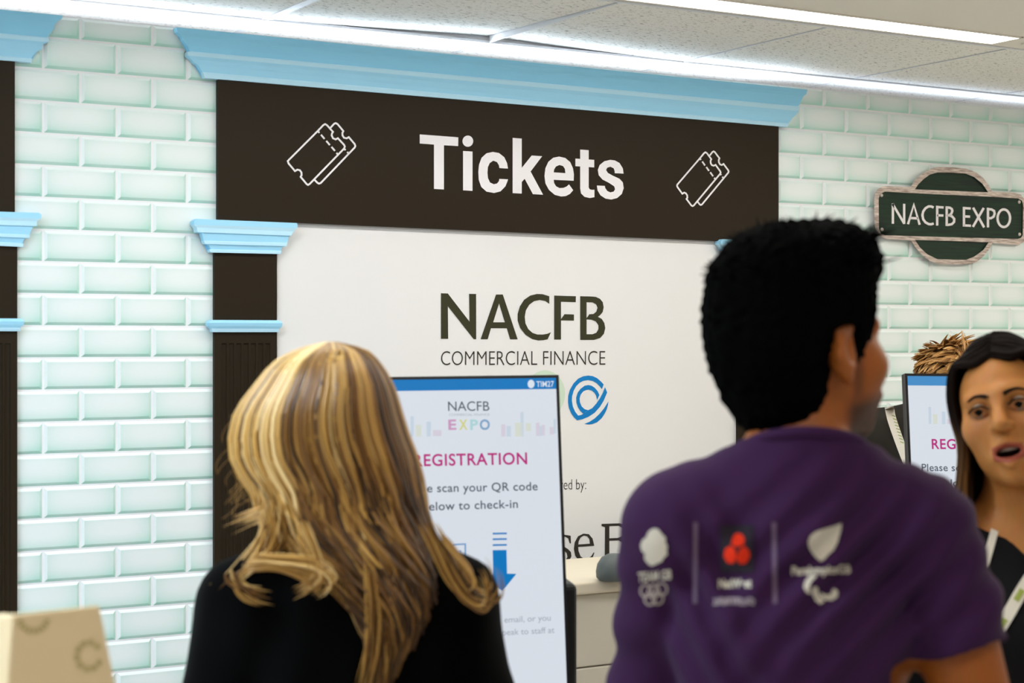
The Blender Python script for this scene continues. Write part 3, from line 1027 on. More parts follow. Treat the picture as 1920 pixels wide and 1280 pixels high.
class SDF:
    def __init__(s, X, Y, Z):
        s.X, s.Y, s.Z = (np.asarray(a, np.float32) for a in (X, Y, Z))
        s.d = np.full((len(X), len(Y), len(Z)), 0.5, np.float32)

    def _sub(s, lo, hi):
        sl = []
        for A, l, h in zip((s.X, s.Y, s.Z), lo, hi):
            i, j = np.searchsorted(A, l), np.searchsorted(A, h)
            sl.append(slice(max(0, i - 1), min(len(A), j + 1)))
        return tuple(sl)

    def _pts(s, sl, fr):
        x = s.X[sl[0]][:, None, None] - fr.o[0]
        y = s.Y[sl[1]][None, :, None] - fr.o[1]
        z = s.Z[sl[2]][None, None, :] - fr.o[2]
        R = fr.R
        return [(x * R[0, c] + y * R[1, c] + z * R[2, c]) / fr.s for c in range(3)]

    def _op(s, sl, q, op, k):
        d = s.d[sl]
        if op == 'u':
            if k > 0:
                h = np.clip(0.5 + 0.5 * (d - q) / k, 0, 1)
                s.d[sl] = d * (1 - h) + q * h - k * h * (1 - h)
            else:
                s.d[sl] = np.minimum(d, q)
        elif op == 's':
            if k > 0:
                h = np.clip(0.5 - 0.5 * (d + q) / k, 0, 1)
                s.d[sl] = d * (1 - h) - q * h + k * h * (1 - h)
            else:
                s.d[sl] = np.maximum(d, -q)

    def cap(s, a, b, r0, r1=None, k=0.02, op='u', fr=ID):
        r1 = r0 if r1 is None else r1
        A, B = fr.w(a), fr.w(b)
        m = max(r0, r1) * fr.s + k * 1.5 + 0.03
        sl = s._sub(np.minimum(A, B) - m, np.maximum(A, B) + m)
        x, y, z = s._pts(sl, fr)
        a = np.array(a, float)
        ab = np.array(b, float) - a
        L = float(ab @ ab) + 1e-12
        t = np.clip(((x - a[0]) * ab[0] + (y - a[1]) * ab[1] + (z - a[2]) * ab[2]) / L, 0, 1)
        q = np.sqrt((x - a[0] - t * ab[0]) ** 2 + (y - a[1] - t * ab[1]) ** 2 + (z - a[2] - t * ab[2]) ** 2) - (r0 + (r1 - r0) * t)
        s._op(sl, (q * fr.s).astype(np.float32), op, k)

    def ell(s, c, r, k=0.02, op='u', fr=ID):
        C = fr.w(c)
        m = max(r) * fr.s + k * 1.5 + 0.03
        sl = s._sub(C - m, C + m)
        x, y, z = s._pts(sl, fr)
        u, v, w_ = (x - c[0]) / r[0], (y - c[1]) / r[1], (z - c[2]) / r[2]
        k0 = np.sqrt(u * u + v * v + w_ * w_) + 1e-6
        k1 = np.sqrt((u / r[0]) ** 2 + (v / r[1]) ** 2 + (w_ / r[2]) ** 2) + 1e-6
        q = k0 * (k0 - 1) / k1
        s._op(sl, (q * fr.s).astype(np.float32), op, k)

    def plane(s, p, n):
        """keep the side where (x-p).n < 0"""
        n = np.array(n, float)
        n /= np.linalg.norm(n)
        q = (s.X[:, None, None] - p[0]) * n[0] + (s.Y[None, :, None] - p[1]) * n[1] + (s.Z[None, None, :] - p[2]) * n[2]
        s.d = np.maximum(s.d, q.astype(np.float32))

    def cutplane_near(s, p, n, rad):
        """cut away the side (x-p).n > 0 only inside a ball round p"""
        n = np.array(n, float)
        n /= np.linalg.norm(n)
        dx, dy, dz = s.X[:, None, None] - p[0], s.Y[None, :, None] - p[1], s.Z[None, None, :] - p[2]
        q = dx * n[0] + dy * n[1] + dz * n[2]
        b = np.sqrt(dx * dx + dy * dy + dz * dz) - rad
        s.d = np.maximum(s.d, np.minimum(q, -b).astype(np.float32))

    def warp(s, fn):
        s.d = s.d + fn(s.X[:, None, None], s.Y[None, :, None], s.Z[None, None, :]).astype(np.float32)

    def mesh(s):
        d = s.d
        d[0], d[-1], d[:, 0], d[:, -1], d[:, :, 0], d[:, :, -1] = 1, 1, 1, 1, 1, 1
        i = d < 0
        cnt = np.zeros(tuple(n - 1 for n in d.shape), np.int8)
        for a in (0, 1):
            for b in (0, 1):
                for c in (0, 1):
                    cnt += i[a:a + cnt.shape[0], b:b + cnt.shape[1], c:c + cnt.shape[2]]
        I = np.argwhere((cnt > 0) & (cnt < 8))
        idx = np.full(cnt.shape, -1, np.int32)
        idx[I[:, 0], I[:, 1], I[:, 2]] = np.arange(len(I))
        cor = [(a, b, c) for a in (0, 1) for b in (0, 1) for c in (0, 1)]
        val = {o: d[I[:, 0] + o[0], I[:, 1] + o[1], I[:, 2] + o[2]] for o in cor}
        pos = {o: np.stack([s.X[I[:, 0] + o[0]], s.Y[I[:, 1] + o[1]], s.Z[I[:, 2] + o[2]]], 1) for o in cor}
        acc = np.zeros((len(I), 3))
        num = np.zeros(len(I))
        for o in cor:
            for ax in range(3):
                if o[ax] == 0:
                    p = list(o)
                    p[ax] = 1
                    p = tuple(p)
                    m = (val[o] < 0) != (val[p] < 0)
                    if m.any():
                        t = val[o][m] / (val[o][m] - val[p][m])
                        acc[m] += pos[o][m] + (pos[p][m] - pos[o][m]) * t[:, None]
                        num[m] += 1
        V = acc / num[:, None]
        F = []
        for ax in range(3):
            o1, o2 = [a for a in range(3) if a != ax]
            sa = [slice(1, -1)] * 3
            sa[ax] = slice(0, -1)
            sb = list(sa)
            sb[ax] = slice(1, None)
            A, B = i[tuple(sa)], i[tuple(sb)]
            E = np.argwhere(A != B)
            inside_low = A[E[:, 0], E[:, 1], E[:, 2]]
            E = E + 1
            E[:, ax] -= 1

            def cell(da, db):
                q = E.copy()
                q[:, o1] -= da
                q[:, o2] -= db
                return idx[q[:, 0], q[:, 1], q[:, 2]]
            q = np.stack([cell(1, 1), cell(0, 1), cell(0, 0), cell(1, 0)], 1)
            flip = inside_low if ax != 1 else ~inside_low
            q[~flip] = q[~flip][:, ::-1]
            F.append(q)
        return V, np.concatenate(F)


def np_mesh(name, V, F, m, parent=None, tint=None, col=None, smooth=True):
    """mesh in its parent's local space, with optional per-vertex float 'tint' or colour 'skin'"""
    me = bpy.data.meshes.new(name)
    me.vertices.add(len(V))
    me.vertices.foreach_set('co', np.asarray(V, np.float32).ravel())
    F = np.asarray(F, np.int32)
    k = F.shape[1]
    me.loops.add(F.size)
    me.loops.foreach_set('vertex_index', F.ravel())
    me.polygons.add(len(F))
    me.polygons.foreach_set('loop_start', np.arange(0, F.size, k, dtype=np.int32))
    me.polygons.foreach_set('loop_total', np.full(len(F), k, np.int32))
    me.polygons.foreach_set('use_smooth', np.full(len(F), smooth))
    me.update(calc_edges=True)
    me.validate()
    if tint is not None:
        a = me.attributes.new('tint', 'FLOAT', 'POINT')
        a.data.foreach_set('value', np.asarray(tint, np.float32))
    if col is not None:
        a = me.attributes.new('skin', 'FLOAT_COLOR', 'POINT')
        c = np.ones((len(V), 4), np.float32)
        c[:, :3] = col
        a.data.foreach_set('color', c.ravel())
    me.materials.append(m)
    o = bpy.data.objects.new(name, me)
    COL.objects.link(o)
    o.parent = parent
    return o


def tubes(lines, rad, sides=5, tints=None, flat=1.0):
    """bundle of tapering strands: lines (n, k, 3), rad (n, k)"""
    P = np.asarray(lines, float)
    n, k, _ = P.shape
    R = np.broadcast_to(np.asarray(rad, float), (n, k))
    T_ = np.gradient(P, axis=1)
    T_ /= np.linalg.norm(T_, axis=2, keepdims=True) + 1e-12
    ref = np.tile(np.array([0.31, 0.87, 0.38]), (n, k, 1))
    U = np.cross(T_, ref)
    U /= np.linalg.norm(U, axis=2, keepdims=True) + 1e-9
    W = np.cross(T_, U)
    V = np.zeros((n, k, sides, 3))
    for s_ in range(sides):
        a = 2 * PI * s_ / sides
        V[:, :, s_] = P + (U * math.cos(a) + W * math.sin(a) * flat) * R[:, :, None]
    base = np.arange(n)[:, None, None] * k * sides + np.arange(k - 1)[None, :, None] * sides
    s0 = np.arange(sides)[None, None, :]
    s1 = (s0 + 1) % sides
    F = np.stack([base + s0, base + s1, base + sides + s1, base + sides + s0], 3).reshape(-1, 4)
    tt = None
    if tints is not None:
        tt = np.repeat(np.broadcast_to(np.asarray(tints, float).reshape(n, -1), (n, k)).reshape(-1), sides)
    return V.reshape(-1, 3), F, tt


def resample(pts, k):
    """smooth curve through control points"""
    P = np.asarray(pts, float)
    n = len(P)
    Q = np.vstack([2 * P[0] - P[1], P, 2 * P[-1] - P[-2]])
    u = np.linspace(0, n - 1, k)
    i = np.minimum(u.astype(int), n - 2)
    t = (u - i)[:, None]
    p0, p1, p2, p3 = Q[i], Q[i + 1], Q[i + 2], Q[i + 3]
    return 0.5 * (2 * p1 + (p2 - p0) * t + (2 * p0 - 5 * p1 + 4 * p2 - p3) * t ** 2 + (3 * p1 - p0 - 3 * p2 + p3) * t ** 3)


def skin_material(name, rough=0.5):
    m = mat(name, (200, 150, 120), rough, 0.35)
    nt, N, L, b = nodes_of(m)
    a = N.new('ShaderNodeAttribute')
    a.attribute_name = 'skin'
    n1 = N.new('ShaderNodeTexNoise')
    n1.inputs['Scale'].default_value = 60
    mx = N.new('ShaderNodeMix')
    mx.data_type = 'RGBA'
    mx.blend_type = 'MULTIPLY'
    mx.inputs['Factor'].default_value = 0.25
    L.new(a.outputs['Color'], mx.inputs['A'])
    L.new(n1.outputs['Color'], mx.inputs['B'])
    L.new(mx.outputs['Result'], b.inputs['Base Color'])
    b.inputs['Subsurface Weight'].default_value = 0.08
    b.inputs['Subsurface Scale'].default_value = 0.01
    return m


def hair_material(name, stops, rough=0.42, spec=0.5):
    m = mat(name, (80, 60, 40), rough, spec)
    nt, N, L, b = nodes_of(m)
    a = N.new('ShaderNodeAttribute')
    a.attribute_name = 'tint'
    cr = N.new('ShaderNodeValToRGB')
    el = cr.color_ramp.elements
    while len(el) < len(stops):
        el.new(0.5)
    for e_, (p, c) in zip(el, stops):
        e_.position = p
        e_.color = lin(c)
    L.new(a.outputs['Fac'], cr.inputs[0])
    L.new(cr.outputs[0], b.inputs['Base Color'])
    return m


def cloth_material(name, c, rough=0.85, spec=0.15, weave=900):
    m = mat(name, c, rough, spec)
    nt, N, L, b = nodes_of(m)
    n1 = N.new('ShaderNodeTexNoise')
    n1.inputs['Scale'].default_value = weave
    bp = N.new('ShaderNodeBump')
    bp.inputs['Strength'].default_value = 0.12
    bp.inputs['Distance'].default_value = 0.001
    L.new(n1.outputs[0], bp.inputs['Height'])
    L.new(bp.outputs[0], b.inputs['Normal'])
    b.inputs['Sheen Weight'].default_value = 0.04
    return m


def head_prims(S, fr, mouth=0.0, crown=1.0, ear=1.0, lids=True):
    """skull, jaw, features; the face looks along -y of the frame"""
    S.ell((0, .018, .035 * crown), (.073, .094, .088 * crown), .03, fr=fr)
    S.ell((0, -.028, -.02), (.062, .062, .092), .03, fr=fr)
    S.ell((0, -.026, -.07), (.052, .056, .045), .03, fr=fr)
    S.ell((0, -.070, -.104), (.020, .020, .017), .028, fr=fr)
    for q in (-1, 1):
        S.ell((q * .042, -.058, -.028), (.023, .024, .021), .03, fr=fr)
        S.cap((q * .010, -.084, .021), (q * .044, -.070, .022), .011, .009, .016, fr=fr)
        S.ell((q * .031, -.099, .0), (.019, .017, .0115), .010, 's', fr=fr)
        S.ell((q * (.074 + .004 * ear), .012, -.004), (.010 * ear, .018, .031), .010, fr=fr)
        if ear > 1:      # ear standing away from the head: rim, lobe, hollow
            S.cap((q * .080, .0, .024), (q * .091, .024, .020), .0055, .0055, .006, fr=fr)
            S.cap((q * .091, .024, .020), (q * .090, .026, -.006), .0055, .005, .006, fr=fr)
            S.cap((q * .090, .026, -.006), (q * .079, .008, -.036), .005, .007, .008, fr=fr)
        if ear > 1:
            S.ell((q * .0925, .004, .001), (.0125, .0115, .0185), .004, 's', fr=fr)
        else:
            S.ell((q * .089, .009, .0), (.007, .010, .018), .006, 's', fr=fr)
    S.cap((0, -.084, .014), (0, -.112, -.026), .008, .0125, .014, fr=fr)
    for q in (-1, 1):
        S.ell((q * .0125, -.101, -.031), (.0085, .010, .0075), .008, fr=fr)
        S.ell((q * .007, -.108, -.040), (.0035, .005, .003), .004, 's', fr=fr)
    S.ell((0, -.078, -.066), (.030, .022, .024), .02, fr=fr)
    g = mouth
    for q in (-1, 1):
        S.cap((q * .023, -.091, -.068 + g * .002), (q * .004, -.101, -.0595 + g * .004), .0042, .0058, .005, fr=fr)
        S.cap((q * .022, -.091, -.070 - g * .004), (0, -.099, -.0765 - g * .010), .0048, .0066, .005, fr=fr)
    if mouth > 0:
        S.ell((0, -.098, -.0685 - g * .002), (.019, .026, .0058 * g), .003, 's', fr=fr)
        for q in (-1, 1):      # cheek folds of a speaking mouth
            S.cap((q * .021, -.106, -.036), (q * .036, -.088, -.068), .003, .003, .012, 's', fr=fr)
    for q in ((-1, 1) if lids else ()):          # eyelids
        for (x0, z0, x1, z1) in ((-.0145, .0, -.006, .0045), (-.006, .0045, .006, .0045), (.006, .0045, .0150, -.0005)):
            S.cap((q * .031 + x0, -.0875 - .004 * (abs(x0) < .01), z0), (q * .031 + x1, -.0875 - .004 * (abs(x1) < .01), z1), .0032, .0032, .004, fr=fr)
        for (x0, z0, x1, z1) in ((-.0145, .0, -.005, -.0050), (-.005, -.0050, .006, -.0050), (.006, -.0050, .0150, -.0005)):
            S.cap((q * .031 + x0, -.0865 - .003 * (abs(x0) < .01), z0), (q * .031 + x1, -.0865 - .003 * (abs(x1) < .01), z1), .003, .003, .004, fr=fr)


def limb_points(H, shw, zsh, arm=(0.05, 0.02)):
    J = {}
    for q, n in ((-1, 'r'), (1, 'l')):
        J['sh' + n] = np.array((q * shw, .01, zsh))
        J['el' + n] = np.array((q * (shw + .055), .025 + arm[0] * .3, zsh - .175 * H))
        J['wr' + n] = np.array((q * (shw + .065), -.035 - arm[1], zsh - .315 * H))
        J['hip' + n] = np.array((q * .09, 0, .52 * H))
        J['kn' + n] = np.array((q * .098, -.012, .285 * H))
        J['an' + n] = np.array((q * .10, .02, .05 * H))
    return J


def body_prims(S, H, shw, zsh, J, head, fem=False, grow=0.0):
    g = grow
    S.ell((0, .005, .535 * H), (.148 + g, .115 + g, .115 + g), .05)
    S.ell((0, 0, .63 * H), ((.125 if fem else .130) + g, .092 + g, .13 + g), .06)
    S.ell((0, 0, .735 * H), ((.142 if fem else .140) + g, .105 + g, .15 + g), .06)
    S.cap(J['shr'] + (.03, 0, -.015), J['shl'] + (-.03, 0, -.015), .058 + g, .058 + g, .05)
    nb = np.array((0, .028, zsh + .01))
    S.cap(nb, head.w((0, .02, -.06)), .062 + g, .054 + g, .04)
    for n in 'rl':
        q = -1 if n == 'r' else 1
        S.cap((q * .045, .03, zsh + .055), J['sh' + n] + (-q * .02, .01, .01), .036 + g, .046 + g, .05)
        S.cap(J['sh' + n], J['el' + n], .052 + g, .041 + g, .03)
        S.cap(J['el' + n], J['wr' + n], .040 + g, .027 + g, .02)
        S.cap(J['hip' + n], J['kn' + n], .082 + g, .057 + g, .04)
        S.cap(J['kn' + n], J['an' + n], .054 + g, .036 + g, .02)
        S.cap(J['an' + n] + (0, .01, -.03), J['an' + n] + (q * .015, -.13, -.058), .038, .026, .03)
        S.ell(J['an' + n] + (0, .03, -.05), (.034, .04, .034), .02)
        # hand: palm, four unequal curled fingers, thumb from the side of the palm
        w_ = J['wr' + n]
        S.cap(w_, w_ + (0, -.01, -.085), .026, .024, .012)
        for i, ln in enumerate((.066, .074, .070, .056)):
            b0 = w_ + (0, -.034 + .019 * i, -.098)
            b1 = b0 + (-q * .006, 0, -ln * .55)
            b2 = b1 + (-q * .016, 0, -ln * .42)
            S.cap(b0, b1, .0095, .0088, .004)
            S.cap(b1, b2, .0088, .0075, .003)
        t0 = w_ + (0, -.025, -.035)
        t1 = t0 + (-q * .012, -.032, -.03)
        S.cap(t0, t1, .0125, .0105, .006)
        S.cap(t1, t1 + (-q * .008, -.008, -.028), .0105, .0085, .003)


def figure(label, loc_px, Z, face_dir, H, shw, zsh, head, skin, fem=False, arm=(0.05, 0.02), headstep=.0045, mouth=0.0, paint=None, crown=1.0, ear=1.0, tweak=None):
    b = atz(loc_px, 637, Z)
    th = math.atan2(face_dir.x, -face_dir.y)
    J = limb_points(H, shw, zsh, arm)
    if tweak:
        tweak(J)
    hc = head.o
    X = axis(-.40, .40, .011, hc[0] - .115, hc[0] + .115, headstep)
    Y = axis(-.24, .19, .011, hc[1] - .15, hc[1] + .14, headstep)
    Zz = axis(-.03, H * 1.1, .011, hc[2] - .17, hc[2] + .16, headstep)
    S = SDF(X, Y, Zz)
    body_prims(S, H, shw, zsh, J, head, fem)
    head_prims(S, head, mouth, crown, ear, ear == 1.0)
    V, F = S.mesh()
    # colour of the skin, lips and so on, vertex by vertex
    L = (V - head.o) @ head.R / head.s
    col = np.tile(np.array(lin(skin)[:3]), (len(V), 1))
    if paint:
        col = paint(L, col)
    m = skin_material('skin_' + str(len(bpy.data.materials)))
    o = np_mesh('person', V, F, m, None, col=col)
    o.location = (b.x, b.y, 0)
    o.rotation_euler = (0, 0, th)
    tag(o, label, 'person')
    return o, J


def bvh_world(o):
    mw = wmat(o)
    return BVHTree.FromPolygons([mw @ v.co for v in o.data.vertices], [tuple(p.vertices) for p in o.data.polygons])


def garment(name, m, parent, X, Y, Zz, build, label=None):
    S = SDF(X, Y, Zz)
    build(S)
    V, F = S.mesh()
    o = np_mesh(name, V, F, m, parent)
    if label:
        o['label'] = label
    return o


def lower_clothes(o, H, J, c_tr, c_sh, top=0.60):
    mt = cloth_material('trouser_cloth', c_tr)

    def tr_(S):
        S.ell((0, .005, .535 * H), (.172, .128, .125), .05)
        S.ell((0, 0, .60 * H), (.150, .108, .10), .05)
        for n in 'rl':
            S.cap(J['hip' + n], J['kn' + n], .096, .074, .04)
            S.cap(J['kn' + n], J['an' + n] + (0, 0, .0), .072, .060, .03)
        S.plane((0, 0, top * H), (0, 0, 1))
        S.plane((0, 0, .055), (0, 0, -1))
    garment('trousers', mt, o, axis(-.3, .3, .012), axis(-.2, .2, .012), axis(0, top * H + .05, .012), tr_)
    ms = mat('shoe_leather', c_sh, 0.4, 0.4)
    for n in 'rl':
        q = -1 if n == 'r' else 1

        def sh(S, n=n, q=q):
            a = J['an' + n]
            S.cap(a + (0, .015, -.035), a + (q * .016, -.15, -.055), .048, .038, .03)
            S.ell(a + (0, .035, -.05), (.044, .052, .045), .02)
            S.plane((0, 0, .0), (0, 0, -1))
        a = J['an' + n]
        garment('shoe', ms, o, axis(a[0] - .09, a[0] + .09, .008), axis(-.24, .14, .008), axis(-.02, .13, .008), sh)


def dirv(psi):
    """world direction: psi=0 away from the camera, positive turns to the right of the picture"""
    return FWD * math.cos(psi) + RGT * math.sin(psi)


def head_frame(o, yaw=0.0, pitch=0.0, roll=0.0, scale=1.0):
    """yaw turns the face to the person's left (+x), pitch>0 looks down, roll leans the crown to +x"""
    R = Matrix.Rotation(yaw, 3, 'Z') @ Matrix.Rotation(pitch, 3, 'X') @ Matrix.Rotation(roll, 3, 'Y')
    return Frame(o, R, scale)


def to_local(o, P):
    inv = np.array(wmat(o).inverted())
    P = np.asarray(P, float)
    return P @ inv[:3, :3].T + inv[:3, 3]


def view_pts(px, py, Z):
    """photo pixels at a depth along the view axis -> world points (arrays)"""
    px, py, Z = (np.asarray(a, float) for a in (px, py, Z))
    f, r, u, c = (np.array(v) for v in (FWD, RGT, UP, CAM))
    return c + (f + r * ((px - 960) / FPX)[..., None] + u * ((HORIZON - py) / FPX)[..., None]) * Z[..., None]


# ------------------------------------------------------------------ man in the purple T-shirt
def man_purple():
    psi = math.radians(8)
    H, shw, zsh = 1.77, .152, 1.430
    hyaw = -math.radians(51)           # head turned to his right
    head = head_frame((-.012, -.022, 1.640), hyaw, math.radians(-6), 0.0, .99)

    def paint(L, col):
        x, y, z = L[:, 0], L[:, 1], L[:, 2]
        beard = np.clip((-.055 - z - np.clip(y + .02, -.2, .02) * .0) / .02, 0, 1) * np.clip((.005 - y) / .02, 0, 1) * np.clip((z + .15) / .01, 0, 1)
        side = np.clip((.035 - np.abs(z + .03)) / .01, 0, 1) * np.clip((.012 - np.abs(y + .022)) / .008, 0, 1) * (np.abs(x) > .045)
        f = np.clip(beard * .82 + side * .45, 0, .9)[:, None]
        col = col * (1 - f) + np.array(lin((26, 18, 14))[:3]) * f
        cr = (np.clip((z - .015) / .02, 0, 1) * np.clip((y + .035) / .03, 0, 1))[:, None] * .95
        return col * (1 - cr) + np.array(lin((14, 11, 10))[:3]) * cr
    def bend(J):      # left forearm raised in front of the body
        J['ell'] = J['shl'] + np.array((.018, -.10, -.275))
        J['elr'] = J['elr'] + np.array((-.022, 0, 0))
        J['wrr'] = J['wrr'] + np.array((-.03, 0, 0))
        J['wrl'] = J['ell'] + np.array((-.10, -.20, .03))
    o, J = figure('dark-haired bearded person in purple T-shirt seen from behind, looking right', 1494, 2.06, dirv(psi), H, shw, zsh, head, (166, 90, 28), paint=paint, arm=(.10, .05), ear=1.35, tweak=bend, headstep=.0033)
    # T-shirt
    tee = cloth_material('purple_jersey', (53, 23, 60), 0.85, 0.15)
    el_r, el_l = J['elr'], J['ell']
    ends = {}

    def shirt(S):
        S.ell((0, .005, .56 * H), (.158, .134, .14), .05)
        S.ell((0, 0, .64 * H), (.142, .125, .15), .06)
        S.ell((0, .004, .735 * H), (.156, .122, .15), .05)
        S.cap(J['shr'] + (.03, 0, -.012), J['shl'] + (-.03, 0, -.012), .066, .066, .04)
        S.cap((-.006, .028, zsh), (-.012, .022, zsh + .12), .086, .068, .03)
        for n in 'rl':
            q = -1 if n == 'r' else 1
            S.cap((q * .045, .03, zsh + .056), J['sh' + n] + (-q * .02, .01, .004), .044, .058, .05)
            a, b = J['sh' + n], J['el' + n]
            e_ = a + (b - a) * .465
            S.cap(a + (0, 0, -.005), a + (b - a) * 1.15, .060, .063, .012)
            if n == 'r':
                S.cutplane_near(e_, b - a, .10)
        # collar opening
        S.plane((0, .02, zsh + .090), (0, -.40, 1))
        S.plane((0, 0, .50 * H), (0, 0, -1))

        def folds(x, y, z):
            # drag lines fanning from the neck and shoulders, slack waves lower down
            u = x * .80 + (z - zsh) * .60
            v = -x * .60 + (z - zsh) * .80
            env = np.exp(-((x + .07) / .13) ** 2 - ((z - zsh + .06) / .11) ** 2)
            d1 = .0085 * np.sin(u * 150 + 2.0 * np.sin(v * 14)) * env
            u2 = -x * .78 + (z - zsh) * .62
            env2 = np.exp(-((x - .09) / .08) ** 2 - ((z - zsh + .10) / .12) ** 2)
            d2 = .0070 * np.sin(u2 * 120 + 1.5 * np.sin(x * 30)) * env2
            env3 = np.clip((zsh - .14 - z) / .12, 0, 1)
            d3 = .0075 * np.sin(x * 62 + 3.0 * np.sin(z * 9) + y * 8) * env3
            env4 = np.exp(-((np.abs(x) - .235) / .05) ** 2) * np.clip((zsh - .02 - z) / .05, 0, 1)
            d4 = .005 * np.sin(z * 70 + x * 40 + y * 30) * env4
            return d1 + d2 + d3 + d4
        S.warp(folds)
    sh = garment('t_shirt', tee, o, axis(-.37, .37, .0055), axis(-.21, .21, .0055), axis(.86, zsh + .17, .0055), shirt)
    # ribbed collar band
    ring = []
    for i in range(40):
        a = 2 * PI * i / 40
        ring.append((-.010 + .071 * math.cos(a), .024 + .068 * math.sin(a), zsh + .090 + .40 * (.004 + .068 * math.sin(a)) - .005))
    ring.append(ring[0])
    V, F, _ = tubes([ring], .0075, 8)
    np_mesh('collar', V, F, tee, sh)
    lower_clothes(o, H, J, (34, 34, 40), (40, 36, 34))

    # prints on the back, laid on the cloth
    bv = bvh_world(sh)

    def on(px, py, t):
        d = ray(px, py).normalized()
        h = bv.ray_cast(CAM, d)
        if h[0] is None:
            return atz(px, py, 1.95)
        return h[0] - d * (.0016 + t)
    ivory = mat('ivory_print', (206, 196, 178), 0.8, 0.1)
    greyp = mat('faded_print', (104, 84, 104), 0.8, 0.1)
    redp = mat('red_print', (222, 52, 24), 0.8, 0.1)
    darkp = mat('charcoal_print', (44, 38, 46), 0.8, 0.1)
    S12 = lambda p: tr(p, 4.0, 1160, 960)

    def dense(lp, step=4.0):
        q = []
        for i in range(len(lp)):
            a, b = lp[i], lp[(i + 1) % len(lp)]
            k = max(1, int(math.hypot(b[0] - a[0], b[1] - a[1]) / step))
            q += [(a[0] + (b[0] - a[0]) * j / k, a[1] + (b[1] - a[1]) * j / k) for j in range(k)]
        return q

    def pr(name, loops, m, t=0.0):
        V, F = poly('', [dense(l) for l in loops], lambda x, y, tt: (x, y), None, None, t)
        P2, F2 = [], []
        todo = [[V[i] for i in f] for f in F]
        while todo:
            a, b, c = todo.pop()
            if max(math.dist(a, b), math.dist(b, c), math.dist(c, a)) > 8:
                m1, m2, m3 = [((p[0] + q[0]) / 2, (p[1] + q[1]) / 2) for p, q in ((a, b), (b, c), (c, a))]
                todo += [[a, m1, m3], [m1, b, m2], [m3, m2, c], [m1, m2, m3]]
            else:
                F2.append((len(P2), len(P2) + 1, len(P2) + 2))
                P2 += [a, b, c]
        return obj(name, [on(p[0], p[1], t) for p in P2], F2, m, sh)
    pr('crest_print', [S12([(268, 120), (300, 130), (325, 165), (352, 190), (350, 225), (366, 255), (360, 290), (366, 318), (340, 340), (325, 368), (290, 385), (248, 405), (215, 385), (192, 350), (196, 310), (172, 290), (162, 245), (180, 205), (205, 190), (220, 150), (245, 128)])], ivory)
    obj('team_print', *text('TEAM GB', 1196, 1259, 1091, 1085, 17, on, 0, .03), ivory, sh)
    r5 = []
    for (cx, cy) in ((205, 590), (262, 590), (320, 578), (235, 650), (292, 645)):
        r5.append(('c', S12(ell(cx, cy, 42, 46, 16))))
    obj('rings_print', *strokes(r5, 3.6, on, 0.0004), mat('dull_ivory_print', (170, 156, 148), .8, .1), sh)
    for x0, x1 in ((577, 572), (1165, 1172)):
        n = 24
        pl = [S12([(x0 + (x1 - x0) * i / n, 75 + 610 * i / n)])[0] for i in range(n + 1)]
        obj('divider_print', *strokes([pl], 9, on, 0), greyp, sh)
    pr('badge_print', [S12([(760, 100), (1010, 95), (1015, 450), (765, 455)])], darkp)
    pr('emblem_print', [S12([(895, 155), (925, 165), (945, 200), (940, 245), (890, 262), (845, 245), (850, 200), (868, 165)])], redp, .0008)
    pr('emblem_print', [S12([(800, 270), (840, 252), (872, 275), (885, 330), (862, 385), (815, 380), (785, 330)])], redp, .0008)
    pr('emblem_print', [S12([(905, 280), (945, 255), (980, 290), (985, 335), (955, 385), (905, 388), (880, 350)])], redp, .0008)
    obj('bank_print', *text('NatWest', 1347, 1409, 1101.5, 1100.5, 15.5, on, 0, .045), ivory, sh)
    # a line of lettering too small to read
    tk_ = []
    rr = random.Random(3)
    x = 1338
    while x < 1412:
        wv = rr.uniform(3, 5.5)
        tk_.append([(x, 1133), (x, 1121), (x + wv, 1121), (x + wv, 1133)] if rr.random() < .5 else [(x, 1121), (x + wv, 1127), (x, 1133), (x + wv, 1133)])
        x += wv + 2.2
    obj('caption_print', *strokes(tk_, 3.2, on, 0), mat('grey_ivory_print', (150, 136, 140), .8, .1), sh)
    pr('flame_print', [S12([(1672, 82), (1668, 130), (1655, 175), (1640, 230), (1610, 285), (1570, 320), (1545, 350), (1515, 368), (1485, 345), (1455, 310), (1430, 270), (1422, 220), (1440, 175), (1480, 145), (1540, 125), (1610, 105)])], ivory)
    obj('games_print', *text('ParalympicsGB', 1484, 1595, 1077, 1074, 15, on, 0, .04), ivory, sh)
    for sw in ([(1490, 475), (1440, 470), (1400, 510), (1385, 560), (1410, 605), (1445, 615), (1430, 570), (1445, 520)],
               [(1455, 560), (1490, 560), (1500, 600), (1520, 640), (1545, 670), (1510, 690), (1475, 660), (1450, 610)],
               [(1515, 600), (1550, 620), (1590, 615), (1610, 570), (1645, 590), (1640, 635), (1600, 662), (1545, 655), (1520, 630)]):
        pr('swoosh_print', [S12(sw)], ivory)

    # hair: short at the nape, thick textured top
    hm = hair_material('black_hair', [(0, (3, 3, 3)), (1, (8, 7, 6))], .9, .02)

    def hairsdf(S):
        f = head
        S.ell((0, .030, .050), (.088, .097, .092), .03, fr=f)
        S.ell((0, .012, .094), (.084, .098, .060), .04, fr=f)
        S.ell((0, -.052, .104), (.066, .048, .042), .04, fr=f)
        S.ell((0, .066, .0), (.074, .062, .085), .04, fr=f)
        S.ell((0, .050, -.060), (.060, .050, .046), .03, fr=f)
        for q in (-1, 1):
            S.ell((q * .062, -.022, .045), (.022, .036, .050), .02, fr=f)
            S.ell((q * .071, -.018, .004), (.008, .011, .026), .01, fr=f)
            S.ell((q * .094, .002, -.010), (.030, .030, .038), .010, 's', fr=f)
        S.ell((0, -.118, .030), (.078, .056, .066), .02, 's', fr=f)

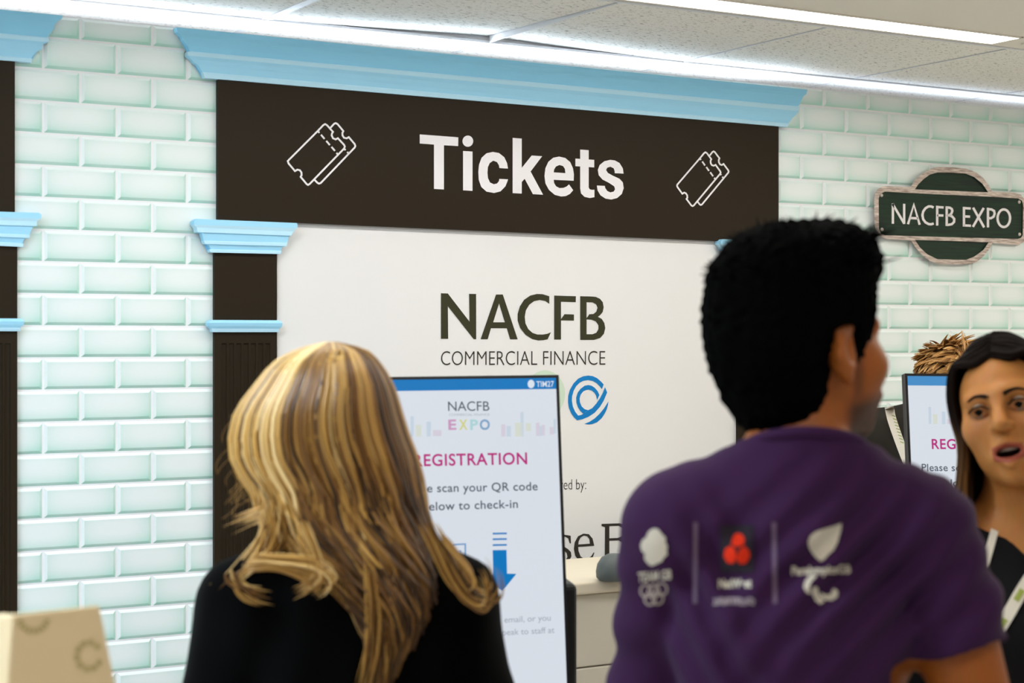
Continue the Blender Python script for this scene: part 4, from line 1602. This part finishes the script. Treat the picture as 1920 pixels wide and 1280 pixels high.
        def rough(x, y, z):
            return .0028 * np.sin(x * 210 + 3 * np.sin(z * 90)) * np.sin(y * 190 + 2 * np.sin(x * 80)) * np.sin(z * 170 + y * 60) * 1.6
        S.warp(rough)
    hc = head.o
    S = SDF(axis(hc[0] - .14, hc[0] + .14, .004), axis(hc[1] - .16, hc[1] + .18, .004), axis(hc[2] - .15, hc[2] + .19, .004))
    hairsdf(S)
    V, F = S.mesh()
    # tufts over the crown and fringe
    n = 900
    L = []
    for i in range(n):
        a = rng.uniform(0, 2 * PI)
        r = math.sqrt(rng.uniform(0, 1))
        p = np.array((.080 * r * math.cos(a), .012 + .100 * r * math.sin(a), 0))
        zz = .094 + .060 * math.sqrt(max(0.02, 1 - r * r)) - .022
        p[2] = zz if p[1] > -.05 else max(zz, .118)
        nrm = np.array((p[0] / .08, (p[1] - .01) / .11, .9))
        nrm /= np.linalg.norm(nrm)
        sw = np.clip(np.array((rng.normal(0, .4), -.25 + rng.normal(0, .4), rng.normal(0, .2))), -.8, .8)
        ln = rng.uniform(.016, .034)
        q1 = p + nrm * ln * .6 + sw * ln * .25
        q2 = q1 + nrm * ln * .3 + sw * ln * .7
        L.append([head.w(p - nrm * .01), head.w(p + nrm * ln * .3), head.w(q1), head.w(q2)])
    tv, tf, tt = tubes(L, np.array([.0030, .0030, .0022, .0005]), 4, rng.uniform(0, 1, n))
    V2 = np.vstack([V, tv])
    F2 = np.vstack([F, tf + len(V)])
    h = np_mesh('hair', V2, F2, hm, o, tint=np.concatenate([rng.uniform(0, .25, len(V)), tt]))
    return o


MP = man_purple()


# ------------------------------------------------------------------ woman with long blonde hair, seen from behind
def blonde_woman():
    psi = math.radians(-6)
    Z = 2.37
    H, shw, zsh = 1.64, .142, 1.284
    head = head_frame((.023, -.01, 1.512), math.radians(6), math.radians(4), 0, .95)
    o, J = figure('long-haired blonde person in black jacket seen from behind before the left kiosk', 655, Z, dirv(psi), H, shw, zsh, head, (214, 168, 138), fem=True, headstep=.006)
    jk = cloth_material('black_wool', (3, 3, 3), 0.95, 0.02)

    def jacket(S):
        S.ell((0, .005, .545 * H), (.182, .135, .13), .05)
        S.ell((0, 0, .63 * H), (.150, .112, .14), .06)
        S.ell((0, .006, .735 * H), (.172, .122, .15), .05)
        S.cap(J['shr'] + (.03, 0, -.012), J['shl'] + (-.03, 0, -.012), .070, .070, .04)
        S.cap((0, .026, zsh), (0, .022, zsh + .08), .082, .066, .03)
        for n in 'rl':
            q = -1 if n == 'r' else 1
            S.cap((q * .045, .03, zsh + .045), J['sh' + n] + (-q * .01, .01, .012), .044, .060, .04)
            S.cap(J['sh' + n] + (0, 0, -.004), J['el' + n], .066, .056, .025)
            S.cap(J['el' + n], J['wr' + n], .055, .042, .02)
        S.plane((0, .02, zsh + .085), (0, -.3, 1))
        S.plane((0, 0, .46 * H), (0, 0, -1))

        def folds(x, y, z):
            return .003 * np.sin(z * 55 + x * 40 + y * 20) * np.clip((zsh - .05 - z) / .1, 0, 1) + .002 * np.sin(x * 80 + z * 20)
        S.warp(folds)
    jo = garment('jacket', jk, o, axis(-.36, .36, .007), axis(-.22, .22, .007), axis(.7, zsh + .14, .007), jacket)
    ring = []
    for i in range(30):
        a = 2 * PI * i / 30
        ring.append((.070 * math.cos(a), .022 + .062 * math.sin(a), zsh + .085 + .3 * (.002 + .062 * math.sin(a)) - .006))
    ring.append(ring[0])
    V, F, _ = tubes([ring], .010, 8)
    np_mesh('collar', V, F, jk, jo)
    lower_clothes(o, H, J, (24, 22, 24), (20, 18, 18))

    # hair: an under-shell and some seven hundred locks falling from the crown
    py_ = np.array([640, 645, 652, 661, 677, 697, 725, 752, 780, 820, 857, 892, 927, 960, 1000, 1050, 1100, 1150, 1200, 1280, 1330], float)
    Lx = np.array([616, 604, 574, 549, 518, 496, 474, 452, 436, 427, 429, 446, 470, 478, 492, 520, 556, 606, 640, 668, 684], float)
    Rx = np.array([620, 638, 668, 690, 706, 721, 736, 745, 753, 766, 781, 790, 795, 800, 814, 832, 846, 832, 806, 752, 730], float)
    Dp = np.array([.0, .025, .048, .066, .084, .098, .110, .118, .122, .124, .122, .119, .117, .117, .120, .128, .138, .146, .150, .152, .150])
    zc = Z + .008

    def surf(th, y, r=1.0):
        """point of the hair mass: th = angle round the head from straight back, y = photo row, r = shell"""
        l, rr, dp = np.interp(y, py_, Lx), np.interp(y, py_, Rx), np.interp(y, py_, Dp)
        mid, hw = (l + rr) / 2, (rr - l) / 2
        px = mid + hw * r * np.sin(th)
        zz = zc - dp * r * np.cos(th)
        return view_pts(px, 637 + (y - 637), zz)
    hm = hair_material('blonde_hair', [(0, (46, 27, 7)), (.35, (116, 76, 26)), (.65, (188, 142, 66)), (1, (242, 210, 146))], .40, .45)
    # shell
    ths = np.linspace(-1.75, 1.75, 48)
    ys = np.concatenate([np.linspace(640, 700, 14), np.linspace(708, 1240, 44)])
    G = np.stack([surf(ths, np.full_like(ths, y), .86) for y in ys])
    gv = G.reshape(-1, 3)
    a = np.arange(len(ys) - 1)[:, None] * len(ths) + np.arange(len(ths) - 1)[None, :]
    gf = np.stack([a, a + 1, a + len(ths) + 1, a + len(ths)], 2).reshape(-1, 4)
    gt = np.full(len(gv), .12)
    lines, rad, tints = [], [], []
    n = 1300
    k = 34
    for i in range(n):
        th0 = rng.uniform(-1.62, 1.62)
        r = rng.uniform(.86, 1.0)
        tip = np.interp(th0, [-1.6, -1.0, -.3, .3, .9, 1.3, 1.6], [990, 1090, 1260, 1320, 1310, 1210, 1090]) + rng.normal(0, 28)
        s = np.linspace(0, 1, k)
        y = 643 + (tip - 643) * (s ** 1.35)
        fall = np.clip((y - 840) / 260, 0, 1)
        th = th0 * (1 + .0 * s) + rng.normal(0, .05) * s
        wv = rng.uniform(150, 230)
        ph = rng.uniform(0, 2 * PI) if rng.random() < .4 else (th0 * 2.0 + rng.normal(0, .5))
        amp = fall * rng.uniform(.03, .16)
        th = th + amp * np.sin(2 * PI * (y - 820) / wv + ph)
        rr = r + amp * .35 * np.cos(2 * PI * (y - 820) / wv + ph)
        P = surf(th, y, rr)
        lines.append(P)
        w0 = rng.uniform(.0012, .0042)
        rad.append(w0 * np.clip(np.minimum(.55 + s * 4, (1.02 - s) * 3.2), .12, 1))
        base = .52 + .10 * math.sin(th0 * 9 + 1.3) + .08 * math.sin(th0 * 23) + rng.normal(0, .23)
        base += .26 * np.clip((-th0 - .35) / .6, 0, 1) - .18 * np.clip((th0 - .1) / .8, 0, 1)  # side light put into the tint: left locks paler, right ones darker
        tints.append(np.clip(base + .10 * np.clip((700 - y) / 50, -0, 1) - .24 * fall - .06, .02, 1))
    # separate curls that leave the mass
    curls = [
        ([(462, 850), (482, 900), (494, 935), (492, 958), (470, 968), (440, 978)], -.05, .72),
        ([(470, 860), (490, 915), (500, 945), (488, 962), (455, 972)], -.06, .8),
        ([(500, 930), (498, 975), (486, 1010), (458, 1050), (430, 1086), (402, 1104)], -.07, .62),
        ([(515, 940), (508, 985), (492, 1030), (470, 1062), (440, 1092), (415, 1112)], -.08, .66),
        ([(505, 960), (520, 1010), (500, 1050), (470, 1075), (445, 1098)], -.09, .55),
        ([(480, 1048), (520, 1052), (560, 1056), (596, 1064), (612, 1082), (600, 1102), (584, 1106)], -.15, .72),
        ([(460, 1062), (510, 1058), (550, 1064), (585, 1078), (605, 1100)], -.15, .6),
        ([(570, 980), (590, 1030), (602, 1070), (590, 1100), (572, 1112)], -.145, .7),
        ([(440, 1080), (448, 1098), (470, 1112), (500, 1118)], -.12, .5),
        ([(808, 985), (832, 1030), (856, 1078), (884, 1116), (908, 1128), (920, 1112), (917, 1085), (908, 1070)], -.12, .55),
        ([(800, 985), (822, 1035), (850, 1090), (880, 1122), (906, 1134), (924, 1116)], -.122, .45),
        ([(826, 1010), (850, 1040), (872, 1070), (880, 1092), (870, 1108)], -.115, .5),
        ([(690, 1060), (700, 1150), (696, 1230), (680, 1300)], -.155, .5),
    ]
    for pts, dz, tt_ in curls:
        for j in range(15):
            c = resample(pts, k)
            c = c + rng.normal(0, 10.5, 2) * np.array((1, .8)) * np.linspace(.6, 1.2, k)[:, None] + np.stack([np.sin(np.linspace(0, 5, k) + j) * 3.2, np.cos(np.linspace(0, 4, k) + j) * 2.4], 1)
            d0 = rng.normal(0, .009)
            lines.append(view_pts(c[:, 0], c[:, 1], np.full(k, zc + dz + d0)))
            s = np.linspace(0, 1, k)
            rad.append(rng.uniform(.0008, .0022) * np.clip(np.minimum(.3 + s * 6, (1.02 - s) * 3), .1, 1))
            tints.append(np.clip(np.full(k, tt_ + rng.normal(0, .14)), .02, 1))
    # flyaway single hairs along the left outline
    for j in range(30):
        y0 = rng.uniform(690, 1080)
        x0 = np.interp(y0, py_, Lx) + 12
        ln = rng.uniform(24, 60)
        a0 = rng.uniform(1.8, 3.4)
        pts = [(x0, y0), (x0 + math.cos(a0) * ln * .4, y0 + ln * .3), (x0 + math.cos(a0) * ln * .7 + rng.normal(0, 6), y0 + ln * .7), (x0 + math.cos(a0) * ln * .75 + rng.normal(0, 10), y0 + ln)]
        c = resample(pts, k)
        lines.append(view_pts(c[:, 0], c[:, 1], np.full(k, zc - .01 + rng.normal(0, .02))))
        rad.append(np.full(k, .00028))
        tints.append(np.full(k, .6))
    tv, tf, tt = tubes(np.array(lines), np.array(rad), 5, np.array(tints), 1.0)
    V = np.vstack([gv, tv])
    F = np.vstack([gf, tf + len(gv)])
    h = np_mesh('hair', to_local(o, V), F, hm, o, tint=np.concatenate([gt, tt]))
    h['label'] = 'long wavy blonde hair with loose curls'
    return o


BW = blonde_woman()


# ------------------------------------------------------------------ eyes, teeth, brows of a frontal face
M['sclera'] = mat('eye_white', (150, 130, 112), 0.5, 0.15)
M['iris'] = mat('brown_iris', (14, 9, 6), 0.6, 0.08)
M['teeth'] = mat('teeth_enamel', (214, 200, 180), 0.35, 0.4)
M['mouth'] = mat('mouth_inside', (58, 20, 18), 0.6, 0.2)


def eyes(o, head, look=(0.0, 0.0)):
    for q in (-1, 1):
        c = np.array((q * .031, -.0828, .0002))
        V, F, mi = [], [], []
        R_, C_ = 14, 20
        fx = np.array((look[0], -1, look[1]))
        fx = fx / np.linalg.norm(fx)
        u = np.cross(fx, (0, 0, 1))
        u /= np.linalg.norm(u)
        v = np.cross(u, fx)
        for i in range(R_ + 1):
            a = PI * i / R_
            for j in range(C_):
                b = 2 * PI * j / C_
                V.append(head.w(c + .0122 * (fx * math.cos(a) + (u * math.cos(b) + v * math.sin(b)) * math.sin(a))))
        for i in range(R_):
            for j in range(C_):
                F.append((i * C_ + j, i * C_ + (j + 1) % C_, (i + 1) * C_ + (j + 1) % C_, (i + 1) * C_ + j))
                mi.append(1 if i < 3 else 0)
        obj('eye', V, F, None, o, smooth=True, local=True, mats=[M['sclera'], M['iris']], midx=mi)


def snap_front(o, head, pts, off=.001):
    """lay points given in the head frame on the face, seen from the front"""
    vs = [Vector(v.co) for v in o.data.vertices]
    bv = BVHTree.FromPolygons(vs, [tuple(p.vertices) for p in o.data.polygons])
    d = Vector(head.R @ np.array((0, 1.0, 0)))
    out = []
    for p in pts:
        s = Vector(head.w((p[0], -.3, p[2])))
        h = bv.ray_cast(s, d)
        q = h[0] if h[0] is not None else Vector(head.w(p))
        out.append(np.array(q - d * off))
    return np.array(out)


# ------------------------------------------------------------------ woman speaking at the right edge
def dark_woman():
    Z = 2.68
    H, shw, zsh = 1.64, .165, 1.300
    psi = math.radians(180 - 4)
    fw = dirv(psi)
    # the face turns to the left of the picture and the crown leans the same way
    head = head_frame((-.046, -.020, 1.5435), math.radians(-29), math.radians(-3), math.radians(-13), .97)
    skin = (202, 132, 66)

    def paint(L, col):
        x, y, z = L[:, 0], L[:, 1], L[:, 2]
        def blend(f, c):
            nonlocal col
            f = np.clip(f, 0, 1)[:, None]
            col = col * (1 - f) + np.array(lin(c)[:3]) * f
        front = (y < -.06)
        # lips
        up = np.abs(z - (-.0625 - .16 * np.abs(x))) - .0062
        lo = np.abs(z - (-.0815 + .25 * np.abs(x))) - .0062
        lip = np.minimum(up, lo)
        blend((.0015 - lip) / .002 * (np.abs(x) < .0245) * (y < -.082) * .75, (166, 78, 54))
        # inside of the mouth
        blend((np.abs(x) < .019) * (np.abs(z + .072) < .0068) * (y > -.094) * (y < -.02), (52, 20, 18))
        # cheeks, eye rims
        for q in (-1, 1):
            d = np.sqrt((x - q * .043) ** 2 + (z + .030) ** 2)
            blend(front * np.clip(1 - d / .026, 0, 1) * .22, (180, 98, 74))
            e = np.sqrt(((x - q * .031) / .021) ** 2 + ((z + .0) / .0115) ** 2)
            blend(front * np.clip((1.25 - e) / .4, 0, 1) * .45, (96, 58, 38))
        return col
    o, J = figure('dark-haired person speaking, white lanyard over black top, at the right edge', 1935, Z, fw, H, shw, zsh, head, skin, fem=True, headstep=.0024, mouth=1.25, paint=paint, crown=.93)
    eyes(o, head, (-.1, .0))
    hl = hair_material('dark_brown_hair', [(0, (10, 8, 8)), (.4, (34, 24, 18)), (.7, (96, 68, 42)), (1, (150, 112, 70))], .65, .06)
    # brows and lash lines
    for q in (-1, 1):
        pts = [(q * .012, 0, .0185), (q * .022, 0, .0225), (q * .034, 0, .0235), (q * .046, 0, .0185)]
        c = snap_front(o, head, resample(pts, 16))
        s = np.linspace(0, 1, 16)
        V, F, t_ = tubes([c], [.0036 * np.clip(1.15 - s * .8, .2, 1)], 6, [.42])
        np_mesh('eyebrow', V, F, hl, o, tint=t_)
        pts = [(q * .0155, 0, .001), (q * .024, 0, .0062), (q * .033, 0, .0070), (q * .041, 0, .0045), (q * .047, 0, .0005)]
        c = snap_front(o, head, resample(pts, 16), .0012)
        V, F, t_ = tubes([c], [.0013], 5, [.05])
        np_mesh('eyelash', V, F, hl, o, tint=t_)
    # teeth: an arched upper row
    V, F = [], []
    n = 9
    for i in range(n + 1):
        a = -1.0 + 2.0 * i / n
        x, y = .0185 * a, -.0905 + .010 * a * a
        V += [head.w((x, y, -.0610)), head.w((x, y - .0006, -.0685)), head.w((x, y + .004, -.0610)), head.w((x, y + .004, -.0685))]
    for i in range(n):
        b = 4 * i
        F += [(b, b + 1, b + 5, b + 4), (b + 2, b + 6, b + 7, b + 3), (b + 1, b + 3, b + 7, b + 5)]
    obj('teeth', V, F, M['teeth'], o, local=True)

    # black top with a neckline
    tk = cloth_material('black_jersey', (17, 15, 16), 0.85, 0.15)

    def top(S):
        S.ell((0, .005, .55 * H), (.178, .130, .13), .05)
        S.ell((0, 0, .63 * H), (.146, .108, .14), .06)
        S.ell((0, .0, .735 * H), (.160, .122, .15), .05)
        for q in (-1, 1):
            S.ell((q * .075, -.075, .725 * H), (.070, .070, .075), .05)
        S.cap(J['shr'] + (.03, 0, -.012), J['shl'] + (-.03, 0, -.012), .066, .066, .04)
        for n in 'rl':
            q = -1 if n == 'r' else 1
            S.cap((q * .060, .03, zsh + .035), J['sh' + n] + (-q * .02, .01, .008), .044, .054, .04)
            S.cap(J['sh' + n], J['el' + n], .060, .050, .025)
            S.cap(J['el' + n], J['wr' + n], .050, .038, .02)
        S.cap((-.01, -.16, zsh + .005), (-.02, .03, zsh + .16), .045, .064, .01, 's')
        S.plane((0, 0, .46 * H), (0, 0, -1))
    garment('black_top', tk, o, axis(-.34, .34, .007), axis(-.24, .22, .007), axis(.7, zsh + .14, .007), top)
    lower_clothes(o, H, J, (30, 30, 36), (24, 22, 22))

    # hair: cap plus long strands hanging in front of the shoulders
    hc = head.o
    S = SDF(axis(hc[0] - .15, hc[0] + .15, .005), axis(hc[1] - .17, hc[1] + .17, .005), axis(hc[2] - .27, hc[2] + .19, .005))
    f = head
    S.ell((0, .022, .032), (.0785, .0985, .0870), .02, fr=f)
    S.ell((0, .060, -.05), (.074, .056, .10), .04, fr=f)
    S.ell((-.008, .052, -.13), (.076, .040, .10), .04, fr=f)
    S.ell((0, -.105, -.010), (.0720, .112, .086), .010, 's', fr=f)
    V0, F0 = S.mesh()
    lines, rad, tints = [], [], []
    k = 30
    for i in range(900):
        q = -1 if rng.random() < .55 else 1
        fb = rng.uniform(0, 1) ** 1.5          # 0 = curtain framing the face, 1 = back of the head
        j_ = rng.normal(0, .0022, 3)
        top = .032 + .0905 * math.sqrt(max(.2, 1 - ((-.060 + .15 * fb - .022) / .1) ** 2))
        P = [(q * .002, -.062 + .15 * fb, top),
             (q * .030, -.066 + .15 * fb, top - .010),
             (q * .060, -.058 + .15 * fb, .078),
             (q * .076, -.046 + .14 * fb, .040),
             (q * .080, -.040 + .13 * fb, .0),
             (q * .078, -.042 + .125 * fb, -.045)]
        P = [tuple(np.array(p) * (1 + rng.normal(0, .006)) + j_ * np.array((1, 1, .6))) for p in P]
        W = [head.w(p) for p in P]
        e_ = W[-1]
        ln = rng.uniform(.20, .30)
        out = rng.normal(0, .008)
        W += [e_ + np.array((.004 * q + out * .3, -.006, -.33 * ln)), e_ + np.array((.004 * q + out * .7, -.014 * (1 - fb), -.66 * ln)), e_ + np.array((-.006 * q + out, -.016 * (1 - fb), -ln))]
        lines.append(resample(W, k))
        s = np.linspace(0, 1, k)
        rad.append(rng.uniform(.0014, .0032) * np.clip(np.minimum(.6 + s * 3, (1.03 - s) * 4), .15, 1))
        g = np.clip((s - .42) / .28, 0, 1)
        tints.append(np.clip(.10 + rng.uniform(0, .16) + g * rng.uniform(.35, .95) * (1 - .8 * fb), 0, 1))
    tv, tf, tt = tubes(np.array(lines), np.array(rad), 5, np.array(tints))
    V = np.vstack([V0, tv])
    F = np.vstack([F0, tf + len(V0)])
    h = np_mesh('hair', V, F, hl, o, tint=np.concatenate([np.full(len(V0), .08), tt]))
    h['label'] = 'long straight dark hair lightening towards the ends'
    # earring
    e = head.w((-.080, -.004, -.050))
    np_ = dome(Vector(e), .006, .006, (0, -1, 0), 10, 4)
    obj('earring', *np_, mat('silver_stud', (220, 220, 225), .2, .6, 1.0), o, smooth=True, local=True)
    # lanyard: ribbon lying on the chest
    lm = mat('white_ribbon', (226, 216, 196), .7, .2)
    le = mat('lime_ribbon_print', (160, 168, 80), .7, .2)
    bv = BVHTree.FromPolygons([v.co for v in bpy.data.objects[[c.name for c in o.children if c.name.startswith('black_top')][0]].data.vertices],
                              [tuple(p.vertices) for p in bpy.data.objects[[c.name for c in o.children if c.name.startswith('black_top')][0]].data.polygons])
    inv = wmat(o).inverted()

    def chest(px, py, t):
        c = inv @ CAM
        d = ((inv @ atz(px, py, 3.0)) - c).normalized()
        h_ = bv.ray_cast(c, d)
        p = h_[0] if h_[0] is not None else c + d * 2.80
        return p - d * (.004 + t)
    path = [(1990, 1010), (1955, 1050), (1920, 1100), (1890, 1152), (1858, 1205), (1826, 1262), (1800, 1330), (1790, 1400)]
    pl = [tuple(p) for p in resample(path, 40)]
    lan = obj('lanyard', *strokes([pl], 24, chest, 0), lm, o, local=True)
    pl2 = [tuple(p) for p in resample([(1874, 955), (1862, 1005), (1848, 1055), (1837, 1105), (1826, 1170), (1808, 1250)], 30)]
    obj('lanyard', *strokes([pl2], 15, chest, 0), lm, o, local=True)
    for a, b in ((1911, 1115), (1879, 1170), (1849, 1222)):
        d = Vector((-0.52, 0.85))
        cc = Vector((a, b))
        seg = [tuple(cc - d * 12), tuple(cc + d * 12)]
        obj('lanyard_print', *strokes([seg], 11, chest, .0012), le, lan, local=False) if False else obj('lanyard_print', *strokes([seg], 11, chest, .0012), le, lan, local=True)
    return o


DW = dark_woman()


# ------------------------------------------------------------------ man bending behind the farther kiosk
def spiky_man():
    Z = 4.36
    H, shw, zsh = 1.78, .185, 1.396
    psi = math.radians(180 + 8)
    head = head_frame((.012, -.085, 1.487), math.radians(30), math.radians(22), 0, .99)
    o, J = figure('spiky light-brown-haired person in dark suit bowed behind the right-hand kiosk', 1776, Z, dirv(psi), H, shw, zsh, head, (206, 150, 116), headstep=.004)
    eyes(o, head)
    sm = cloth_material('charcoal_suiting', (44, 40, 34), 0.85, 0.15)
    wm = cloth_material('white_shirting', (222, 216, 206), 0.8, 0.15)

    def suit(S):
        S.ell((0, .005, .56 * H), (.185, .138, .14), .05)
        S.ell((0, 0, .64 * H), (.172, .120, .15), .06)
        S.ell((0, 0, .735 * H), (.180, .122, .15), .06)
        S.cap(J['shr'] + (.03, 0, -.012), J['shl'] + (-.03, 0, -.012), .070, .070, .05)
        S.cap((0, .028, zsh), (0, .016, zsh + .095), .094, .080, .03)
        for n in 'rl':
            q = -1 if n == 'r' else 1
            S.cap((q * .045, .03, zsh + .055), J['sh' + n] + (-q * .02, .01, .01), .046, .060, .05)
            S.cap(J['sh' + n], J['el' + n], .066, .058, .03)
            S.cap(J['el' + n], J['wr' + n], .056, .042, .02)
        S.cap((0, -.02, zsh + .05), (0, -.01, zsh + .2), .066, .075, .006, 's')
        S.cap((0, -.20, zsh - .10), (0, -.09, zsh + .10), .030, .070, .008, 's')
        S.plane((0, .02, zsh + .082), (0, -.45, 1))
        S.plane((0, 0, .47 * H), (0, 0, -1))
    so = garment('suit_jacket', sm, o, axis(-.36, .36, .007), axis(-.22, .22, .007), axis(.78, zsh + .16, .007), suit)

    def shirt(S):
        S.ell((0, 0, .72 * H), (.150, .108, .16), .06)
        S.cap((0, .028, zsh - .02), (0, .012, zsh + .085), .076, .066, .03)
        S.plane((0, .02, zsh + .070), (0, -.45, 1))
    garment('shirt', wm, o, axis(-.2, .2, .008), axis(-.16, .16, .008), axis(1.05, zsh + .14, .008), shirt)
    lower_clothes(o, H, J, (40, 38, 36), (30, 26, 24))
    # lanyard, both sides of the neck meeting at the chest
    bv = BVHTree.FromPolygons([v.co for v in so.data.vertices], [tuple(p.vertices) for p in so.data.polygons])
    lm = mat('cream_ribbon', (228, 220, 204), .7, .2)
    lg = mat('green_ribbon_print', (150, 164, 92), .7, .2)
    inv = wmat(o).inverted()

    def chest(px, py, t):
        c = inv @ CAM
        d = ((inv @ atz(px, py, 4.3)) - c).normalized()
        h_ = bv.ray_cast(c, d)
        p = h_[0] if h_[0] is not None else c + d * (atz(px, py, 4.28) - CAM).length
        return p - d * (.005 + t)
    pl = [tuple(p) for p in resample([(1667, 762), (1672, 785), (1682, 815), (1695, 850), (1715, 900), (1745, 970)], 30)]
    lan = obj('lanyard', *strokes([pl], 17, chest, 0), lm, o, local=True)
    pl = [tuple(p) for p in resample([(1880, 765), (1870, 800), (1850, 850), (1820, 900), (1780, 970)], 30)]
    obj('lanyard', *strokes([pl], 17, chest, 0), lm, o, local=True)
    tk_ = []
    for i in range(9):
        y = 778 + i * 6.2
        x = 1667 + (y - 762) * .32 + 3
        tk_.append([(x - 3, y), (x + 4, y + 2.6)])
    obj('ribbon_print', *strokes(tk_, 1.6, chest, .001), lg, lan, local=True)
    # swept, spiky hair
    hm = hair_material('light_brown_hair', [(0, (56, 34, 14)), (.4, (134, 90, 42)), (.75, (196, 146, 80)), (1, (238, 200, 136))], .40, .45)
    hc = head.o
    S = SDF(axis(hc[0] - .14, hc[0] + .14, .005), axis(hc[1] - .18, hc[1] + .16, .005), axis(hc[2] - .16, hc[2] + .18, .005))
    f = head
    S.ell((0, .028, .046), (.086, .102, .098), .02, fr=f)
    S.ell((0, .075, -.03), (.062, .045, .075), .04, fr=f)
    S.ell((0, -.110, .0), (.064, .074, .078), .012, 's', fr=f)
    for q in (-1, 1):
        S.ell((q * .085, -.045, -.03), (.03, .05, .05), .01, 's', fr=f)
        S.ell((q * .050, -.080, .058), (.020, .035, .022), .01, 's', fr=f)
    V0, F0 = S.mesh()
    lines, rad, tints = [], [], []
    k = 8
    for c_ in range(760):                    # tufts, each a bundle of hairs meeting at the tip
        a = rng.uniform(0, 2 * PI)
        c = rng.uniform(-.2, 1)
        sn = math.sqrt(1 - c * c)
        nr = np.array((sn * math.cos(a), sn * math.sin(a), c))
        p = np.array((0, .028, .044)) + nr * np.array((.086, .101, .095))
        if p[1] < -.035 and p[2] < .085:
            continue
        if p[1] < .0 and p[2] < .01:
            continue
        topw = np.clip((p[2] - .05) / .06, 0, 1)
        ln = .026 + .030 * topw * rng.uniform(.5, 1.1)
        # parted over the crown: each side combed out and down, lifted on top
        sd = math.tanh((p[0] + .006) / .025)
        tg = np.array((sd * 1.0, -.25 + rng.normal(0, .25), .10))
        tg = tg - nr * (tg @ nr)
        tg /= np.linalg.norm(tg) + 1e-6
        d1 = tg * .9 + nr * (.12 + .40 * topw * rng.uniform(.1, 1)) + rng.normal(0, .10, 3)
        d1 /= np.linalg.norm(d1)
        d2 = d1 + tg * .5 + np.array((0, 0, -.25))
        d2 /= np.linalg.norm(d2)
        tip = p + d1 * ln * .8 + d2 * ln * .5
        t0 = rng.uniform(.3, 1.0)
        for h_ in range(9):
            o_ = rng.normal(0, .0042, 3)
            o_ = o_ - nr * (o_ @ nr)
            pts = [p + o_ - nr * .004, p + o_ + d1 * ln * .4, p + o_ * .7 + d1 * ln * .75 + d2 * ln * .12, tip + o_ * .30]
            lines.append([head.w(q) for q in resample(pts, k)])
            s = np.linspace(0, 1, k)
            rad.append(rng.uniform(.0010, .0021) * np.clip((1.02 - s) * 2, .1, 1))
            tints.append(np.clip((t0 + rng.normal(0, .14)) * .65 + s * .36 * rng.uniform(.4, 1.3), 0, 1))
    tv, tf, tt = tubes(np.array(lines), np.array(rad), 4, np.array(tints))
    V = np.vstack([V0, tv])
    F = np.vstack([F0, tf + len(V0)])
    np_mesh('hair', V, F, hm, o, tint=np.concatenate([np.full(len(V0), .3), tt]))
    return o


SM = spiky_man()
